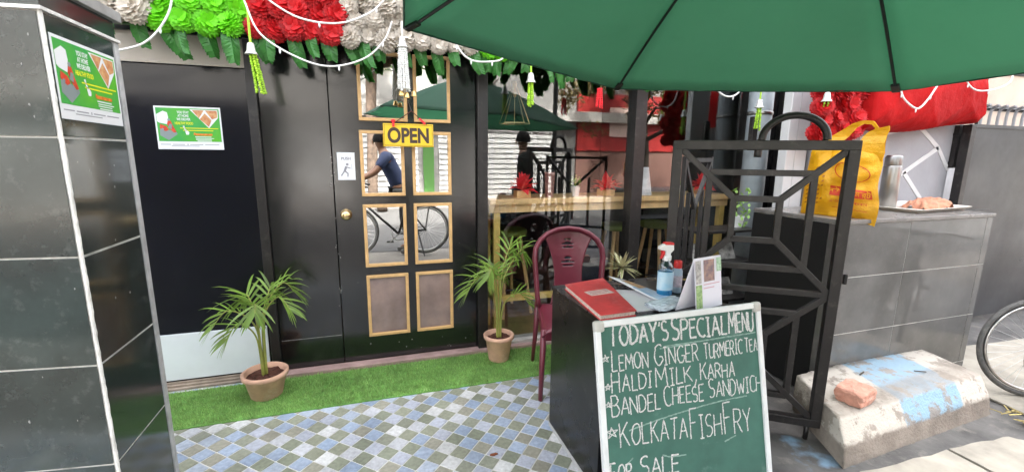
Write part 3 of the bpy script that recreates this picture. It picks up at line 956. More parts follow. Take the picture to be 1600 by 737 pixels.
# ------------------------------------------------------------------ green grass mat
gm = tag(MB().box(-2.3, 1.75, 2.452, 2.862, -0.001, 0.006).build('grass_mat', M('mat_backing', (0.13, 0.30, 0.06), 0.9, nz=(20, 0.4))), 'strip of bright green artificial grass along the shop threshold', 'grass mat')
nb = 46000
bx = rng.uniform(-1.45, 1.75, nb); by = 2.455 + (0.405) * rng.random(nb)
by += np.where(by < 2.462, rng.normal(0, 0.003, nb), 0)
an = rng.uniform(0, 2 * np.pi, nb); ln = rng.uniform(0.010, 0.024, nb); tl = rng.uniform(0.002, 0.017, nb); td = rng.uniform(0, 2 * np.pi, nb); wd = rng.uniform(0.0010, 0.0019, nb)
V = np.zeros((nb, 3, 3)); V[:, 0] = np.stack([bx - np.cos(an) * wd, by - np.sin(an) * wd, np.full(nb, .005)], 1)
V[:, 1] = np.stack([bx + np.cos(an) * wd, by + np.sin(an) * wd, np.full(nb, .005)], 1)
V[:, 2] = np.stack([bx + np.cos(td) * tl, by + np.sin(td) * tl, .005 + ln], 1)
me = bpy.data.meshes.new('grass_blades')
me.from_pydata(V.reshape(-1, 3).tolist(), [], np.arange(nb * 3).reshape(-1, 3).tolist())
me.materials.append(M('grass_blade', (0.30, 0.47, 0.15), 0.6, isl=0.5, nz=(5, 0.4), trans=(0.35, (0.32, 0.50, 0.16))))
o = bpy.data.objects.new('grass_blades', me); col.objects.link(o); o.parent = gm; o['kind'] = 'stuff'

# ------------------------------------------------------------------ black table
tb = thing('black_table', (1.12, 1.68, 0), 'black laminate box table behind the chalkboard', 'table')
TX0, TX1, TY0, TY1, TZ = 0.836, 1.428, 1.428, 1.945, 0.762
m_tab = M('black_laminate', (0.006, 0.006, 0.007), 0.3, nz=(4, 0.4), rnz=0.1, dust=((0.16, 0.15, 0.14), 14, 0.3))
MB().box(TX0, TX0 + 0.02, TY0, TY1, 0.0, TZ - 0.022).build('side_panel', m_tab, tb, bev=0.0015)
MB().box(TX1 - 0.02, TX1, TY0, TY1, 0.0, TZ - 0.022).build('side_panel', m_tab, tb, bev=0.0015)
MB().box(TX0 + 0.02, TX1 - 0.02, TY0 + 0.005, TY0 + 0.025, 0.05, TZ - 0.022).build('front_panel', m_tab, tb)
MB().box(TX0 - 0.004, TX1 + 0.004, TY0 - 0.002, TY1 + 0.004, TZ - 0.021, TZ).build('table_top', m_tab, tb, bev=0.002)
MB().box(TX0 - 0.003, TX0 - 0.0005, TY0, TY1, 0.002, 0.022).build('edge_strip', M('pale_edge', (0.40, 0.40, 0.40), 0.5), tb)

# ------------------------------------------------------------------ chalkboard menu
bo = Vector((0.773, 1.400, 0.785))
bu = Vector((1, 0, 0.0051)).normalized()
bd = Vector((0.0050, -0.2141, -0.9768)); bd = (bd - bu * bd.dot(bu)).normalized()
bn = bu.cross(-bd).normalized()                      # towards the viewer
if bn.y > 0: bn = -bn
cb = thing('chalkboard', (1.16, 1.25, 0), 'green chalkboard menu in a white frame leaning against the black table', 'chalkboard')
BWID, BLEN = 0.790, 0.830
def BP(u, v, d=0.0):
    return bo + bu * u + bd * v + bn * d
def bbox(g, u0, u1, v0, v1, d0, d1):
    P_ = [BP(u, v, d) for d in (d0, d1) for v in (v0, v1) for u in (u0, u1)]
    return g.add(P_, [(0, 2, 3, 1), (4, 5, 7, 6), (0, 1, 5, 4), (2, 6, 7, 3), (1, 3, 7, 5), (0, 4, 6, 2)])
m_board = M('green_slate', (0.040, 0.120, 0.090), 0.75, nz=(3.5, 0.35), dust=((0.20, 0.31, 0.265), 4, 0.7))
bbox(MB(), 0.008, BWID - 0.008, 0.008, BLEN - 0.008, -0.012, 0.0).build('slate', m_board, cb)
m_frm = M('white_frame', (0.66, 0.67, 0.66), 0.4, nz=(10, 0.12))
g = MB()
fw = 0.024
bbox(g, 0.03, BWID - 0.03, 0, fw, -0.014, 0.008); bbox(g, 0.03, BWID - 0.03, BLEN - fw, BLEN, -0.014, 0.008)
bbox(g, 0, fw, 0.03, BLEN - 0.03, -0.014, 0.0085); bbox(g, BWID - fw, BWID, 0.03, BLEN - 0.03, -0.014, 0.0085)
g.build('frame', m_frm, cb, bev=0.004)
m_cap = M('corner_cap_plastic', (0.45, 0.44, 0.40), 0.5, nz=(9, 0.2))
for u, v in ((0, 0), (1, 0), (1, 1), (0, 1)):
    cs = 0.044
    su = -0.003 if u == 0 else BWID + 0.003 - cs
    sv = -0.003 if v == 0 else BLEN + 0.003 - cs
    bbox(MB(), su, su + cs, sv, sv + cs, -0.016, 0.011).build('corner_cap', m_cap, cb, bev=0.010)

def arc_(cx, cy, rx, ry, a0, a1, n=10):
    return [(cx + rx * math.cos(R(a0 + (a1 - a0) * k / n)), cy + ry * math.sin(R(a0 + (a1 - a0) * k / n))) for k in range(n + 1)]
GL = {
 'A': (.62, [[(0, 0), (.31, 1), (.62, 0)], [(.12, .36), (.52, .36)]]),
 'B': (.55, [[(0, 0), (0, 1)], [(0, 1)] + arc_(.22, .77, .28, .23, 90, -90) + [(0, .54)], [(0, .54)] + arc_(.25, .27, .32, .27, 90, -90) + [(0, 0)]]),
 'C': (.55, [arc_(.36, .5, .36, .5, 55, 305, 14)]),
 'D': (.58, [[(0, 0), (0, 1)], [(0, 1)] + arc_(.14, .5, .44, .5, 90, -90, 12) + [(0, 0)]]),
 'E': (.48, [[(.48, 1), (0, 1), (0, 0), (.48, 0)], [(0, .52), (.40, .52)]]),
 'F': (.48, [[(.48, 1), (0, 1), (0, 0)], [(0, .52), (.38, .52)]]),
 'G': (.62, [arc_(.36, .5, .36, .5, 50, 330, 14) + [(.66, .42), (.40, .42)]]),
 'H': (.55, [[(0, 0), (0, 1)], [(.55, 0), (.55, 1)], [(0, .52), (.55, .52)]]),
 'I': (.30, [[(.15, 0), (.15, 1)], [(0, 1), (.30, 1)], [(0, 0), (.30, 0)]]),
 'K': (.55, [[(0, 0), (0, 1)], [(.52, 1), (0, .45)], [(.16, .58), (.55, 0)]]),
 'L': (.46, [[(0, 1), (0, 0), (.46, 0)]]),
 'M': (.74, [[(0, 0), (.06, 1), (.37, .35), (.68, 1), (.74, 0)]]),
 'N': (.58, [[(0, 0), (0, 1), (.58, 0), (.58, 1)]]),
 'O': (.64, [arc_(.32, .5, .32, .5, 90, 455, 18)]),
 'P': (.52, [[(0, 0), (0, 1)], [(0, 1)] + arc_(.22, .74, .30, .26, 90, -90) + [(0, .48)]]),
 'R': (.55, [[(0, 0), (0, 1)], [(0, 1)] + arc_(.22, .74, .28, .26, 90, -90) + [(0, .48)], [(.20, .48), (.55, 0)]]),
 'S': (.50, [arc_(.26, .75, .24, .25, 40, 270, 10) + arc_(.24, .25, .26, .25, 90, -140, 10)]),
 'T': (.56, [[(0, 1), (.56, 1)], [(.28, 1), (.28, 0)]]),
 'U': (.58, [[(0, 1), (0, .3)] + arc_(.29, .28, .29, .28, 180, 360, 10) + [(.58, 1)]]),
 'W': (.80, [[(0, 1), (.20, 0), (.40, .7), (.60, 0), (.80, 1)]]),
 'Y': (.56, [[(0, 1), (.28, .5)], [(.56, 1), (.28, .5), (.28, 0)]]),
 ',': (.16, [[(.12, .16), (.12, .05), (.00, -.22)]]),
 "'": (.14, [[(.10, 1.0), (.04, .78)]]),
 '*': (.7, [[(.35 + .35 * math.cos(R(90 + 144 * k)), .5 + .35 * math.sin(R(90 + 144 * k))) for k in range(6)]]),
}
rc = random.Random(11)
def stroke(g, pts, w, d=0.0006):
    """A ragged chalk stroke on the board; pts in board (u, v)."""
    dense = []
    for i in range(len(pts) - 1):
        a, b_ = pts[i], pts[i + 1]
        L_ = math.hypot(b_[0] - a[0], b_[1] - a[1])
        m = max(1, int(L_ / 0.006))
        for k in range(m):
            t = k / m
            dense.append((a[0] + (b_[0] - a[0]) * t, a[1] + (b_[1] - a[1]) * t))
    dense.append(pts[-1])
    L_, R_ = [], []
    N = len(dense)
    for i, p_ in enumerate(dense):
        q, q2 = dense[max(0, i - 1)], dense[min(N - 1, i + 1)]
        dx, dy = q2[0] - q[0], q2[1] - q[1]
        l_ = math.hypot(dx, dy) or 1
        nx, ny = -dy / l_, dx / l_
        w1 = w * rc.uniform(0.32, 0.62); w2 = w * rc.uniform(0.32, 0.62)
        jx, jy = rc.gauss(0, .0003), rc.gauss(0, .0003)
        L_.append(BP(p_[0] + nx * w1 + jx, p_[1] + ny * w1 + jy, d))
        R_.append(BP(p_[0] - nx * w2 + jx, p_[1] - ny * w2 + jy, d))
    g.add(L_ + R_, [(i, i + 1, N + i + 1, N + i) for i in range(N - 1)])
def chalk(word, u0, v0, u1, v1, h, w=0.0042, big=1.18, layers=1):
    """First letter taller; fitted between u0 and u1 along a baseline v0..v1."""
    g = MB()
    gaps = 0.16
    hs_ = [big if i == 0 else 1.0 for i in range(len(word))]
    tot = sum(GL[c][0] * (1.1 if i == 0 else 1) for i, c in enumerate(word)) + gaps * (len(word) - 1)
    sxx = (u1 - u0) / tot
    x = u0
    u0, u1 = u0 * 0.985, u1 * 0.985
    x = u0
    for i, c in enumerate(word):
        wd_, st_ = GL[c]
        kx = sxx * (1.1 if i == 0 else 1)
        t = (x - u0) / max(1e-6, u1 - u0)
        v = v0 + (v1 - v0) * t + rc.uniform(-.0025, .0025)
        hh = h * hs_[i] * rc.uniform(.95, 1.05)
        sl = rc.uniform(-.04, .06)
        for ly in range(layers):
            ox, oy = (rc.uniform(-.0015, .0015), rc.uniform(-.0015, .0015)) if ly else (0, 0)
            for s_ in st_:
                pp_ = [(x + (q[0] + sl * q[1]) * kx + rc.gauss(0, .0008) + ox, v - q[1] * hh + rc.gauss(0, .0008) + oy) for q in s_]
                stroke(g, pp_, w, 0.0006 + 0.0001 * ly)
        x += (wd_ + gaps * (1.1 if i == 0 else 1)) * (kx if i == 0 else sxx) if i == 0 else (wd_ + gaps) * sxx
    return g
def line(*words, layers=1, w=0.0056):
    for a in words:
        q = chalk(*a[:6], w=w, big=a[7] if len(a) > 7 else 1.18, layers=layers)
        q.build('chalk_word', m_chalk, cb)
line(("TODAY'S", .060, .100, .322, .106, .074, ), ("SPECIAL", .345, .110, .615, .115, .078), ("MENU", .630, .116, .757, .117, .076), layers=2, w=0.0074)
line(("LEMON", .066, .192, .222, .199, .060, .0042, 1.25), ("GINGER", .256, .200, .461, .204, .066), ("TURMERIC", .494, .205, .688, .205, .058), ("TEA", .708, .204, .772, .206, .050))
line(("HALDI", .060, .274, .232, .278, .062), ("MILK,", .256, .280, .445, .288, .066), ("KARHA", .470, .284, .640, .294, .058))
line(("BANDEL", .052, .361, .266, .368, .064), ("CHEESE", .290, .360, .475, .366, .064), ("SANDWICH", .508, .364, .775, .374, .064))
line(("KOLKATA", .082, .480, .382, .502, .080), ("FISH", .402, .510, .552, .522, .090, .0042, 1.25), ("FRY", .573, .522, .708, .535, .098, .0042, 1.25))
line(("FOR", .030, .600, .118, .606, .056), ("SALE", .160, .607, .330, .626, .066), layers=2, w=0.0055)
g = MB()
for u, v, h in ((.038, .165, .036), (.040, .266, .030), (.040, .336, .030), (.048, .450, .055)):
    qq = chalk('*', u - h * .5, v, u + h * .5, v, h, .0042)
    g.add(qq.v, qq.f)
g.build('chalk_stars', m_chalk, cb)
m_smear = M('chalk_smear', (0.20, 0.31, 0.26), 0.95, nz=(60, 0.4))
g = MB()
for pts in ([(.12, .425), (.30, .402), (.52, .385), (.69, .383)], [(.30, .128), (.50, .128), (.76, .126)], [(.26, .545), (.30, .560), (.37, .565)], [(.56, .55), (.62, .535)], [(.10, .55), (.13, .53)], [(.28, .135), (.42, .133)]):
    stroke(g, [tuple(q)[:2] for q in bez([(a, b_, 0) for a, b_ in pts], 8)], 0.006, 0.0003)
g.build('chalk_smears', m_smear, cb)

# ------------------------------------------------------------------ things on the table
T = TZ
# red ledger: corners on the table
q = [Vector((0.832, 1.455, 0)), Vector((0.998, 1.462, 0)), Vector((1.105, 1.925, 0)), Vector((0.868, 1.872, 0))]
lg = thing('ledger', (0.95, 1.68, T), 'worn red ledger book lying on the black table', 'book')
def prism(pts, z0, z1):
    n_ = len(pts)
    return MB().add([(p_.x, p_.y, z0) for p_ in pts] + [(p_.x, p_.y, z1) for p_ in pts], [tuple(reversed(range(n_))), tuple(range(n_, 2 * n_))] + [(i, (i + 1) % n_, n_ + (i + 1) % n_, n_ + i) for i in range(n_)])
def shrink(pts, s):
    c = sum(pts, Vector()) / len(pts)
    return [c + (p_ - c) * s for p_ in pts]
m_cov = M('red_cover', (0.60, 0.05, 0.05), 0.5, nz=(8, 0.3), dust=((0.75, 0.42, 0.38), 14, 0.35))
prism(q, T + 0.0005, T + 0.004).build('back_cover', m_cov, lg)
prism(shrink(q, 0.97), T + 0.0045, T + 0.021).build('pages', M('page_block', (0.62, 0.52, 0.45), 0.9, nz=(120, 0.35)), lg)
prism(q, T + 0.0215, T + 0.026).build('front_cover', m_cov, lg, bev=0.001)
lc = sum(q, Vector()) / 4
lu = Vector((0.97, 0.12, 0)).normalized(); lv = Vector((-0.12, 0.97, 0)).normalized()
MB().poly(rect(-.062, -.028, .062, .034), lc + lu * 0.02 + lv * 0.03 + Vector((0, 0, T + 0.0262)), lu, lv, 0.0006).build('title_label', M('paper_label', (0.62, 0.50, 0.46), 0.8, nz=(60, 0.25)), lg)
g = MB()
for k in range(3):
    g.poly(rect(-.05, .018 - k * .016, .05 - .02 * (k == 2), .022 - k * .016), lc + lu * 0.02 + lv * 0.03 + Vector((0, 0, T + 0.027)), lu, lv, 0.0003)
g.build('label_rule', M('faded_red_ink', (0.45, 0.10, 0.10), 0.8), lg)
# white papers and brochure
m_pap = M('white_paper', (0.74, 0.74, 0.77), 0.7, nz=(3, 0.05))
q2 = [Vector((1.030, 1.500, 0)), Vector((1.190, 1.500, 0)), Vector((1.215, 1.74, 0)), Vector((1.065, 1.80, 0))]
o = prism(q2, T + 0.0008, T + 0.006).build('paper_stack', m_pap, None, org=(1.12, 1.62, T))
tag(o, 'stack of white paper sheets beside the red ledger', 'papers')
g = MB()
n_ = 12
A_, B_, C_, D_ = Vector((1.085, 1.845, T + .012)), Vector((1.172, 1.88, T + .010)), Vector((1.285, 1.56, T + .014)), Vector((1.185, 1.535, T + .012))
for i in range(n_ + 1):
    t = i / n_
    lift = 0.042 * (1 - t) ** 1.5 + 0.004
    for s in (0, .5, 1):
        p_ = (A_.lerp(D_, t)).lerp(B_.lerp(C_, t), s)
        p_.z += lift * (1 - 0.55 * s) + 0.003 * math.sin(t * 5)
        g.v.append(tuple(p_))
for i in range(n_):
    for s in (0, 1):
        k_ = i * 3 + s
        g.f.append((k_, k_ + 1, k_ + 4, k_ + 3))
br = g.build('brochure', m_pap, None, True, org=(1.18, 1.70, T), solid=0.0016)
tag(br, 'glossy folded brochure with a blue picture lying curled on the papers', 'brochure')
g2 = MB(); g3 = MB()
for gg, t0, t1, s0, s1 in ((g2, .42, .95, .12, .92), (g3, .16, .50, .35, .9)):
    for i in range(7):
        t = t0 + (t1 - t0) * i / 6
        lift = 0.042 * (1 - t) ** 1.5 + 0.004
        for s in (s0, s1):
            p_ = (A_.lerp(D_, t)).lerp(B_.lerp(C_, t), s)
            p_.z += lift * (1 - 0.55 * s) + 0.003 * math.sin(t * 5) + (0.0022 if gg is g2 else 0.0026)
            gg.v.append(tuple(p_))
    gg.f += [(2 * i, 2 * i + 1, 2 * i + 3, 2 * i + 2) for i in range(6)]
g2.build('blue_picture', M('blue_print', (0.20, 0.42, 0.72), 0.3, nz=(18, 0.5), c2=(0.65, 0.72, 0.8)), br)
g3.build('brown_picture', M('food_print', (0.30, 0.12, 0.05), 0.3, nz=(40, 0.6), c2=(0.6, 0.42, 0.2)), br)
g = lump('plastic_packet', (1.19, 1.520, T + 0.006), (0.19, 0.085, 0.022), R(14), M('clear_packet', (0.55, 0.62, 0.68), 0.22, nz=(12, 0.3), bump=(22, 0.6), coat=0.4), lab='crumpled pale plastic packet at the front edge of the table', cat='packet', seed=8, rough=0.003)
# spray sanitiser
sp = thing('spray_bottle', (1.262, 1.640, T), 'spray bottle of blue sanitiser with white and red trigger head', 'bottle')
c = (1.262, 1.640, T)
m_clear = glass_mat('clear_plastic', 0.10, (0.86, 0.92, 0.96), 0.05)
MB().lathe([(0.034, 0.001), (0.0375, 0.006), (0.0375, 0.135), (0.034, 0.155), (0.017, 0.172), (0.016, 0.178)], c, 24, 1.0, 0.8).build('bottle_body', m_clear, sp, True)
MB().lathe([(0.033, 0.003), (0.0362, 0.008), (0.0362, 0.118), (0.0, 0.1185)], c, 24, 1.0, 0.8, cap=False).build('blue_liquid', M('blue_sanitiser', (0.015, 0.36, 0.70), 0.15, trans=(0.45, (0.05, 0.55, 0.9))), sp, True)
MB().lathe([(0.0381, 0.040), (0.0381, 0.125)], c, 24, 1.0, 0.8, cap=False).build('label', M('pale_blue_label', (0.32, 0.60, 0.78), 0.4, nz=(22, 0.4), c2=(0.62, 0.74, 0.82)), sp, True)
MB().lathe([(0.019, 0.174), (0.020, 0.178), (0.020, 0.196), (0.015, 0.20)], c, 18).build('collar', m_whitep, sp, True)
MB().poly([(-.046, .0), (-.046, .016), (-.020, .026), (.026, .022), (.030, -.004), (.014, -.018), (.012, -.032), (-.012, -.032), (-.014, -.006)], (c[0], c[1] + .011, T + 0.226), (1, 0, 0), (0, 0, 1), .022).build('spray_head', m_whitep, sp, bev=0.004)
m_rp = M('red_plastic', (0.62, 0.03, 0.03), 0.35)
MB().poly([(-.022, .022), (-.018, .034), (.024, .032), (.028, .018)], (c[0], c[1] + .012, T + 0.226), (1, 0, 0), (0, 0, 1), .024).build('red_top', m_rp, sp, bev=0.003)
MB().poly([(-.030, .0), (-.016, -.002), (-.016, -.018), (-.030, -.040), (-.036, -.038), (-.027, -.018)], (c[0], c[1] + .007, T + 0.222), (1, 0, 0), (0, 0, 1), .014).build('trigger', m_rp, sp, bev=0.002)
c = (1.366, 1.690, T)
s2 = thing('sanitiser_bottle', c, 'small clear bottle with a red cap next to the spray bottle', 'bottle')
MB().lathe([(0.022, 0.001), (0.024, 0.005), (0.024, 0.105), (0.018, 0.118), (0.016, 0.122)], c, 20).build('bottle_body', M('frosted_bottle', (0.50, 0.62, 0.72), 0.25, trans=(0.4, (0.6, 0.75, 0.85))), s2, True)
MB().lathe([(0.0185, 0.120), (0.0195, 0.122), (0.0185, 0.152), (0.017, 0.155)], c, 20).build('red_cap', m_rp, s2, True)
MB().lathe([(0.0245, 0.03), (0.0245, 0.085)], c, 20, cap=False).build('label', M('pink_label', (0.62, 0.55, 0.62), 0.4, nz=(60, 0.4)), s2, True)
# desk calendar
A = Vector((1.278, 1.446, T)); ax = Vector((0.98, 0.20, 0)).normalized(); B = A + Vector((-0.080, 0.030, 0))
rdg = (A + B) / 2 + Vector((0.020, 0, 0.222))
cl = thing('desk_calendar', (1.33, 1.50, T), 'white tent card calendar with a portrait photo and green band', 'calendar')
CWD = 0.170
def card(name, p0, p1, mat, t):
    n_ = (p1 - p0).cross(ax).normalized() * t
    q_ = [p0, p0 + ax * CWD, p1 + ax * CWD, p1]
    MB().add(q_ + [x + n_ for x in q_], [(0, 1, 2, 3), (7, 6, 5, 4), (0, 4, 5, 1), (1, 5, 6, 2), (2, 6, 7, 3), (3, 7, 4, 0)]).build(name, mat, cl)
m_lav = M('card_white', (0.72, 0.71, 0.78), 0.5)
card('front_card', A, rdg, m_lav, 0.0015)
card('back_card', B, rdg, m_lav, 0.0015)
fv = (rdg - A).normalized(); fl_ = (rdg - A).length
fnn = ax.cross(fv); fnn = fnn if fnn.y < 0 else -fnn
def cq(name, u0, u1, v0, v1, mat, d=0.0016):
    o_ = A + fnn * d
    MB().add([o_ + ax * u + fv * v for u, v in ((u0, v0), (u1, v0), (u1, v1), (u0, v1))], [(0, 1, 2, 3)]).build(name, mat, cl)
cq('green_band', .004, .042, .006, .108, M('green_print', (0.10, 0.22, 0.05), 0.5, nz=(60, 0.6), c2=(0.45, 0.6, 0.3)))
cq('grey_picture', .006, .040, .113, .212, M('grey_print', (0.16, 0.15, 0.15), 0.5, nz=(60, 0.7), c2=(0.6, 0.58, 0.55)))
cq('portrait', .056, .124, .118, .212, M('portrait_print', (0.50, 0.30, 0.22), 0.5, nz=(34, 0.7), c2=(0.08, 0.07, 0.12)))
cq('green_heading', .138, .170, .155, .215, M('green_head', (0.10, 0.30, 0.10), 0.5, nz=(80, 0.6), c2=(0.6, 0.7, 0.6)), 0.0018)
g = MB()
for k, (u0, u1) in enumerate(((.052, .155), (.052, .120))):
    v = .104 - k * .016
    o_ = A + fnn * 0.0018
    g.add([o_ + ax * u + fv * w_ for u, w_ in ((u0, v), (u1, v), (u1, v + .004), (u0, v + .004))], [(0, 1, 2, 3)])
g.build('pink_rule', M('pink_ink', (0.6, 0.35, 0.4), 0.6), cl)

# ------------------------------------------------------------------ maroon plastic chair (built facing -y, then turned)
ch = thing('plastic_chair', (0, 0, 0), 'maroon moulded plastic chair behind the black table', 'chair')
bz = lambda x, z: 0.195 + 0.085 * ((z - 0.42) / 0.5) - 0.10 * (x / 0.25) ** 2 * 0.35
arch = []
for k in range(25):
    t = k / 24
    if t < 0.3: x, z = -0.205 - 0.022 * (t / 0.3), 0.43 + 0.32 * t / 0.3
    elif t > 0.7: x, z = 0.205 + 0.022 * ((1 - t) / 0.3), 0.43 + 0.32 * (1 - t) / 0.3
    else:
        a = math.pi * (t - 0.3) / 0.4
        x, z = -0.227 * math.cos(a), 0.75 + 0.175 * math.sin(a) ** 0.9
    arch.append((x, bz(x, z), z))
bf = MB().tube(arch, 0.031, 12, flat=(1.0, 0.55)).build('back_frame', m_maroon, ch, True)
g = MB()
nx, nz2 = 28, 60
keep = {}
def half(z):
    t = (z - 0.43) / 0.475
    return 0.085 + 0.055 * (2 * abs(t - 0.42)) ** 2.0 + 0.02 * t
def slot(x, z):
    for zc, rows3 in ((0.815, 3), (0.695, 3)):
        for r_, (dz, hw) in enumerate(((0.036, 0.022), (0.012, 0.042), (-0.014, 0.036))):
            zz_ = z - zc - dz + 4.0 * x * x
            if abs(zz_) < 0.0052 and abs(x) < hw: return True
    return False
vid = {}
for i in range(nx + 1):
    for j in range(nz2 + 1):
        z = 0.43 + 0.475 * j / nz2
        x = half(z) * (2 * i / nx - 1)
        zt = min(z, 0.75 + 0.165 * math.sqrt(max(0, 1 - (x / 0.21) ** 2)))
        vid[i, j] = len(g.v)
        g.v.append((x, bz(x, zt) + 0.016 * (1 - (x / 0.14) ** 2), zt))
for i in range(nx):
    for j in range(nz2):
        z = 0.43 + 0.475 * (j + .5) / nz2
        x = half(z) * (2 * (i + .5) / nx - 1)
        if not slot(x, z):
            g.f.append((vid[i, j], vid[i + 1, j], vid[i + 1, j + 1], vid[i, j + 1]))
g.build('backrest', m_maroon, ch, True, solid=0.006)
g = MB()
for i in range(17):
    for j in range(17):
        u, v = i / 16 * 2 - 1, j / 16 * 2 - 1
        hwid = 0.235 - 0.03 * (v + 1) / 2
        x = u * hwid; y = v * 0.215 - 0.01
        z = 0.425 + 0.012 * u * u - 0.02 * max(0, -v - 0.7) / 0.3 - 0.035 * max(0, abs(u) - 0.85) / 0.15
        g.v.append((x, y, z))
for i in range(16):
    for j in range(16):
        g.f.append((i * 17 + j, (i + 1) * 17 + j, (i + 1) * 17 + j + 1, i * 17 + j + 1))
g.build('seat', m_maroon, ch, True, solid=0.008)
g = MB()
for s in (-1, 1):
    g.bar((s * 0.222, -0.20, 0.385), (s * 0.20, 0.19, 0.395), 0.012, 0.06)
g.bar((-0.22, -0.215, 0.385), (0.22, -0.215, 0.385), 0.012, 0.055)
g.build('apron', m_maroon, ch, bev=0.003)
for s in (-1, 1):
    MB().tube([(s * 0.222, -0.195, 0.42), (s * 0.232, -0.215, 0.2), (s * 0.240, -0.235, 0.0)], [0.026, 0.022, 0.017], 8, flat=(1, 0.75)).build('leg', m_maroon, ch, True)
    MB().tube([(s * 0.205, 0.19, 0.46), (s * 0.215, 0.215, 0.2), (s * 0.225, 0.255, 0.0)], [0.026, 0.021, 0.016], 8, flat=(1, 0.75)).build('leg', m_maroon, ch, True)
ch.location = (1.165, 2.355, 0.0)
ch.rotation_euler = (0, 0, R(-13))

# ------------------------------------------------------------------ potted palms
def frond(root, pts, length, nl, w, seed, droop=0.5):
    r_ = random.Random(seed)
    st_ = bez(pts, 10)
    stem = MB().tube(st_, [0.006 * (1 - 0.75 * i / len(st_)) for i in range(len(st_))], 6)
    fo = stem.build('frond', m_stem, root, True)
    g = MB()
    N = len(st_)
    i0 = int(N * 0.50)
    for k in range(nl):
        t = i0 + (N - 1 - i0) * k / (nl - 1)
        i = min(int(t), N - 2)
        p_ = st_[i].lerp(st_[i + 1], t - i)
        d = (st_[i + 1] - st_[i]).normalized()
        side = d.cross(Vector((0, 0, 1)))
        if side.length < 0.05: side = Vector((1, 0, 0))
        side.normalize()
        up_ = side.cross(d).normalized()
        tt = k / (nl - 1)
        ll = length * (0.65 + 0.7 * math.sin(math.pi * min(1, tt * 0.8 + 0.12))) * r_.uniform(.85, 1.1)
        for sg in (-1, 1):
            dirv = (side * sg * (1.0 - 0.45 * tt) + d * (0.55 + 0.7 * tt) + up_ * 0.22).normalized()
            pr_ = []
            q_ = p_.copy()
            wv = d.cross(dirv).cross(dirv).normalized()
            seg = 5
            for m in range(seg + 1):
                u = m / seg
                ww = w * (math.sin(math.pi * (0.12 + 0.88 * u)) ** 0.8) * (1 - 0.25 * u) if m < seg else 0.0004
                pr_.append((q_ - wv * ww, q_ + wv * ww))
                dv = (dirv + Vector((0, 0, -1)) * droop * u * u * 1.6).normalized()
                q_ = q_ + dv * (ll / seg)
            base = len(g.v)
            for a_, b_ in pr_: g.v += [tuple(a_), tuple(b_)]
            g.f += [(base + 2 * m, base + 2 * m + 1, base + 2 * m + 3, base + 2 * m + 2) for m in range(seg)]
    g.build('leaflets', m_leaf, fo, True)

def potted_palm(name, loc, rtop, rbot, h, fronds, label, lens=0.135):
    c = thing(name, loc, label, 'potted palm', 'potted palms by the shop door')
    pot = MB().lathe([(rbot, 0.0), (rbot + 0.004, 0.006), (rtop - 0.012, h - 0.03), (rtop, h - 0.026), (rtop + 0.002, h - 0.004), (rtop - 0.004, h), (rtop - 0.016, h - 0.002), (rtop - 0.022, h - 0.035)], loc, 40, cap=False).build('pot', m_terra, c, True)
    MB().lathe([(rbot, 0.001), (0, 0.001)], loc, 40, cap=False).build('pot_bottom', m_terra, c)
    r_ = random.Random(len(fronds) + int(loc[0] * 10))
    g = MB(); prof = [(0.0, h - 0.022), (rtop * .3, h - 0.022), (rtop * .6, h - 0.027), (rtop - 0.018, h - 0.030)]
    g.lathe(list(reversed(prof)), loc, 30, cap=False)
    g.v = [(x + r_.gauss(0, .002), y + r_.gauss(0, .002), z + r_.gauss(0, .004)) for x, y, z in g.v]
    g.build('soil', m_soil, c)
    for k, (dx, dy, hz, bend) in enumerate(fronds):
        b0 = Vector(loc) + Vector((dx * 0.06 + r_.uniform(-.012, .012), dy * 0.06 + r_.uniform(-.012, .012), h - 0.03))
        top = Vector(loc) + Vector((dx, dy, hz))
        mid = b0.lerp(top, 0.45); mid.x = b0.x + (top.x - b0.x) * 0.16; mid.y = b0.y + (top.y - b0.y) * 0.16
        mid.z = h + (hz - h) * (0.62 + 0.12 * bend)
        end = top + Vector((dx, dy, 0)).normalized() * 0.10 * bend + Vector((0, 0, -0.10 * bend))
        frond(c, [b0, mid, top, end], lens * r_.uniform(.85, 1.1), 9, 0.0080, k * 7 + int(loc[0] * 100))
    return c
potted_palm('potted_palm', (-0.640, 2.690, 0.006), 0.122, 0.080, 0.150,
            [(-0.135, -0.05, 0.545, .8), (-0.06, 0.04, 0.60, .4), (0.125, 0.02, 0.66, .6), (0.05, 0.07, 0.62, .2), (0.00, -0.05, 0.57, .4), (0.11, -0.05, 0.60, .7), (-0.09, -0.07, 0.47, .7)],
            'young palm in a wide low clay pot before the white kick plate')
potted_palm('potted_palm', (0.788, 2.745, 0.006), 0.104, 0.066, 0.185,
            [(-0.14, -0.02, 0.60, .9), (-0.06, -0.05, 0.66, .4), (0.155, 0.02, 0.76, .2), (0.08, 0.03, 0.78, .15), (0.01, 0.05, 0.62, .3), (0.12, -0.05, 0.48, .7), (-0.07, 0.06, 0.62, .5)],
            'taller palm in a narrow clay pot between the door and the plastic chair')
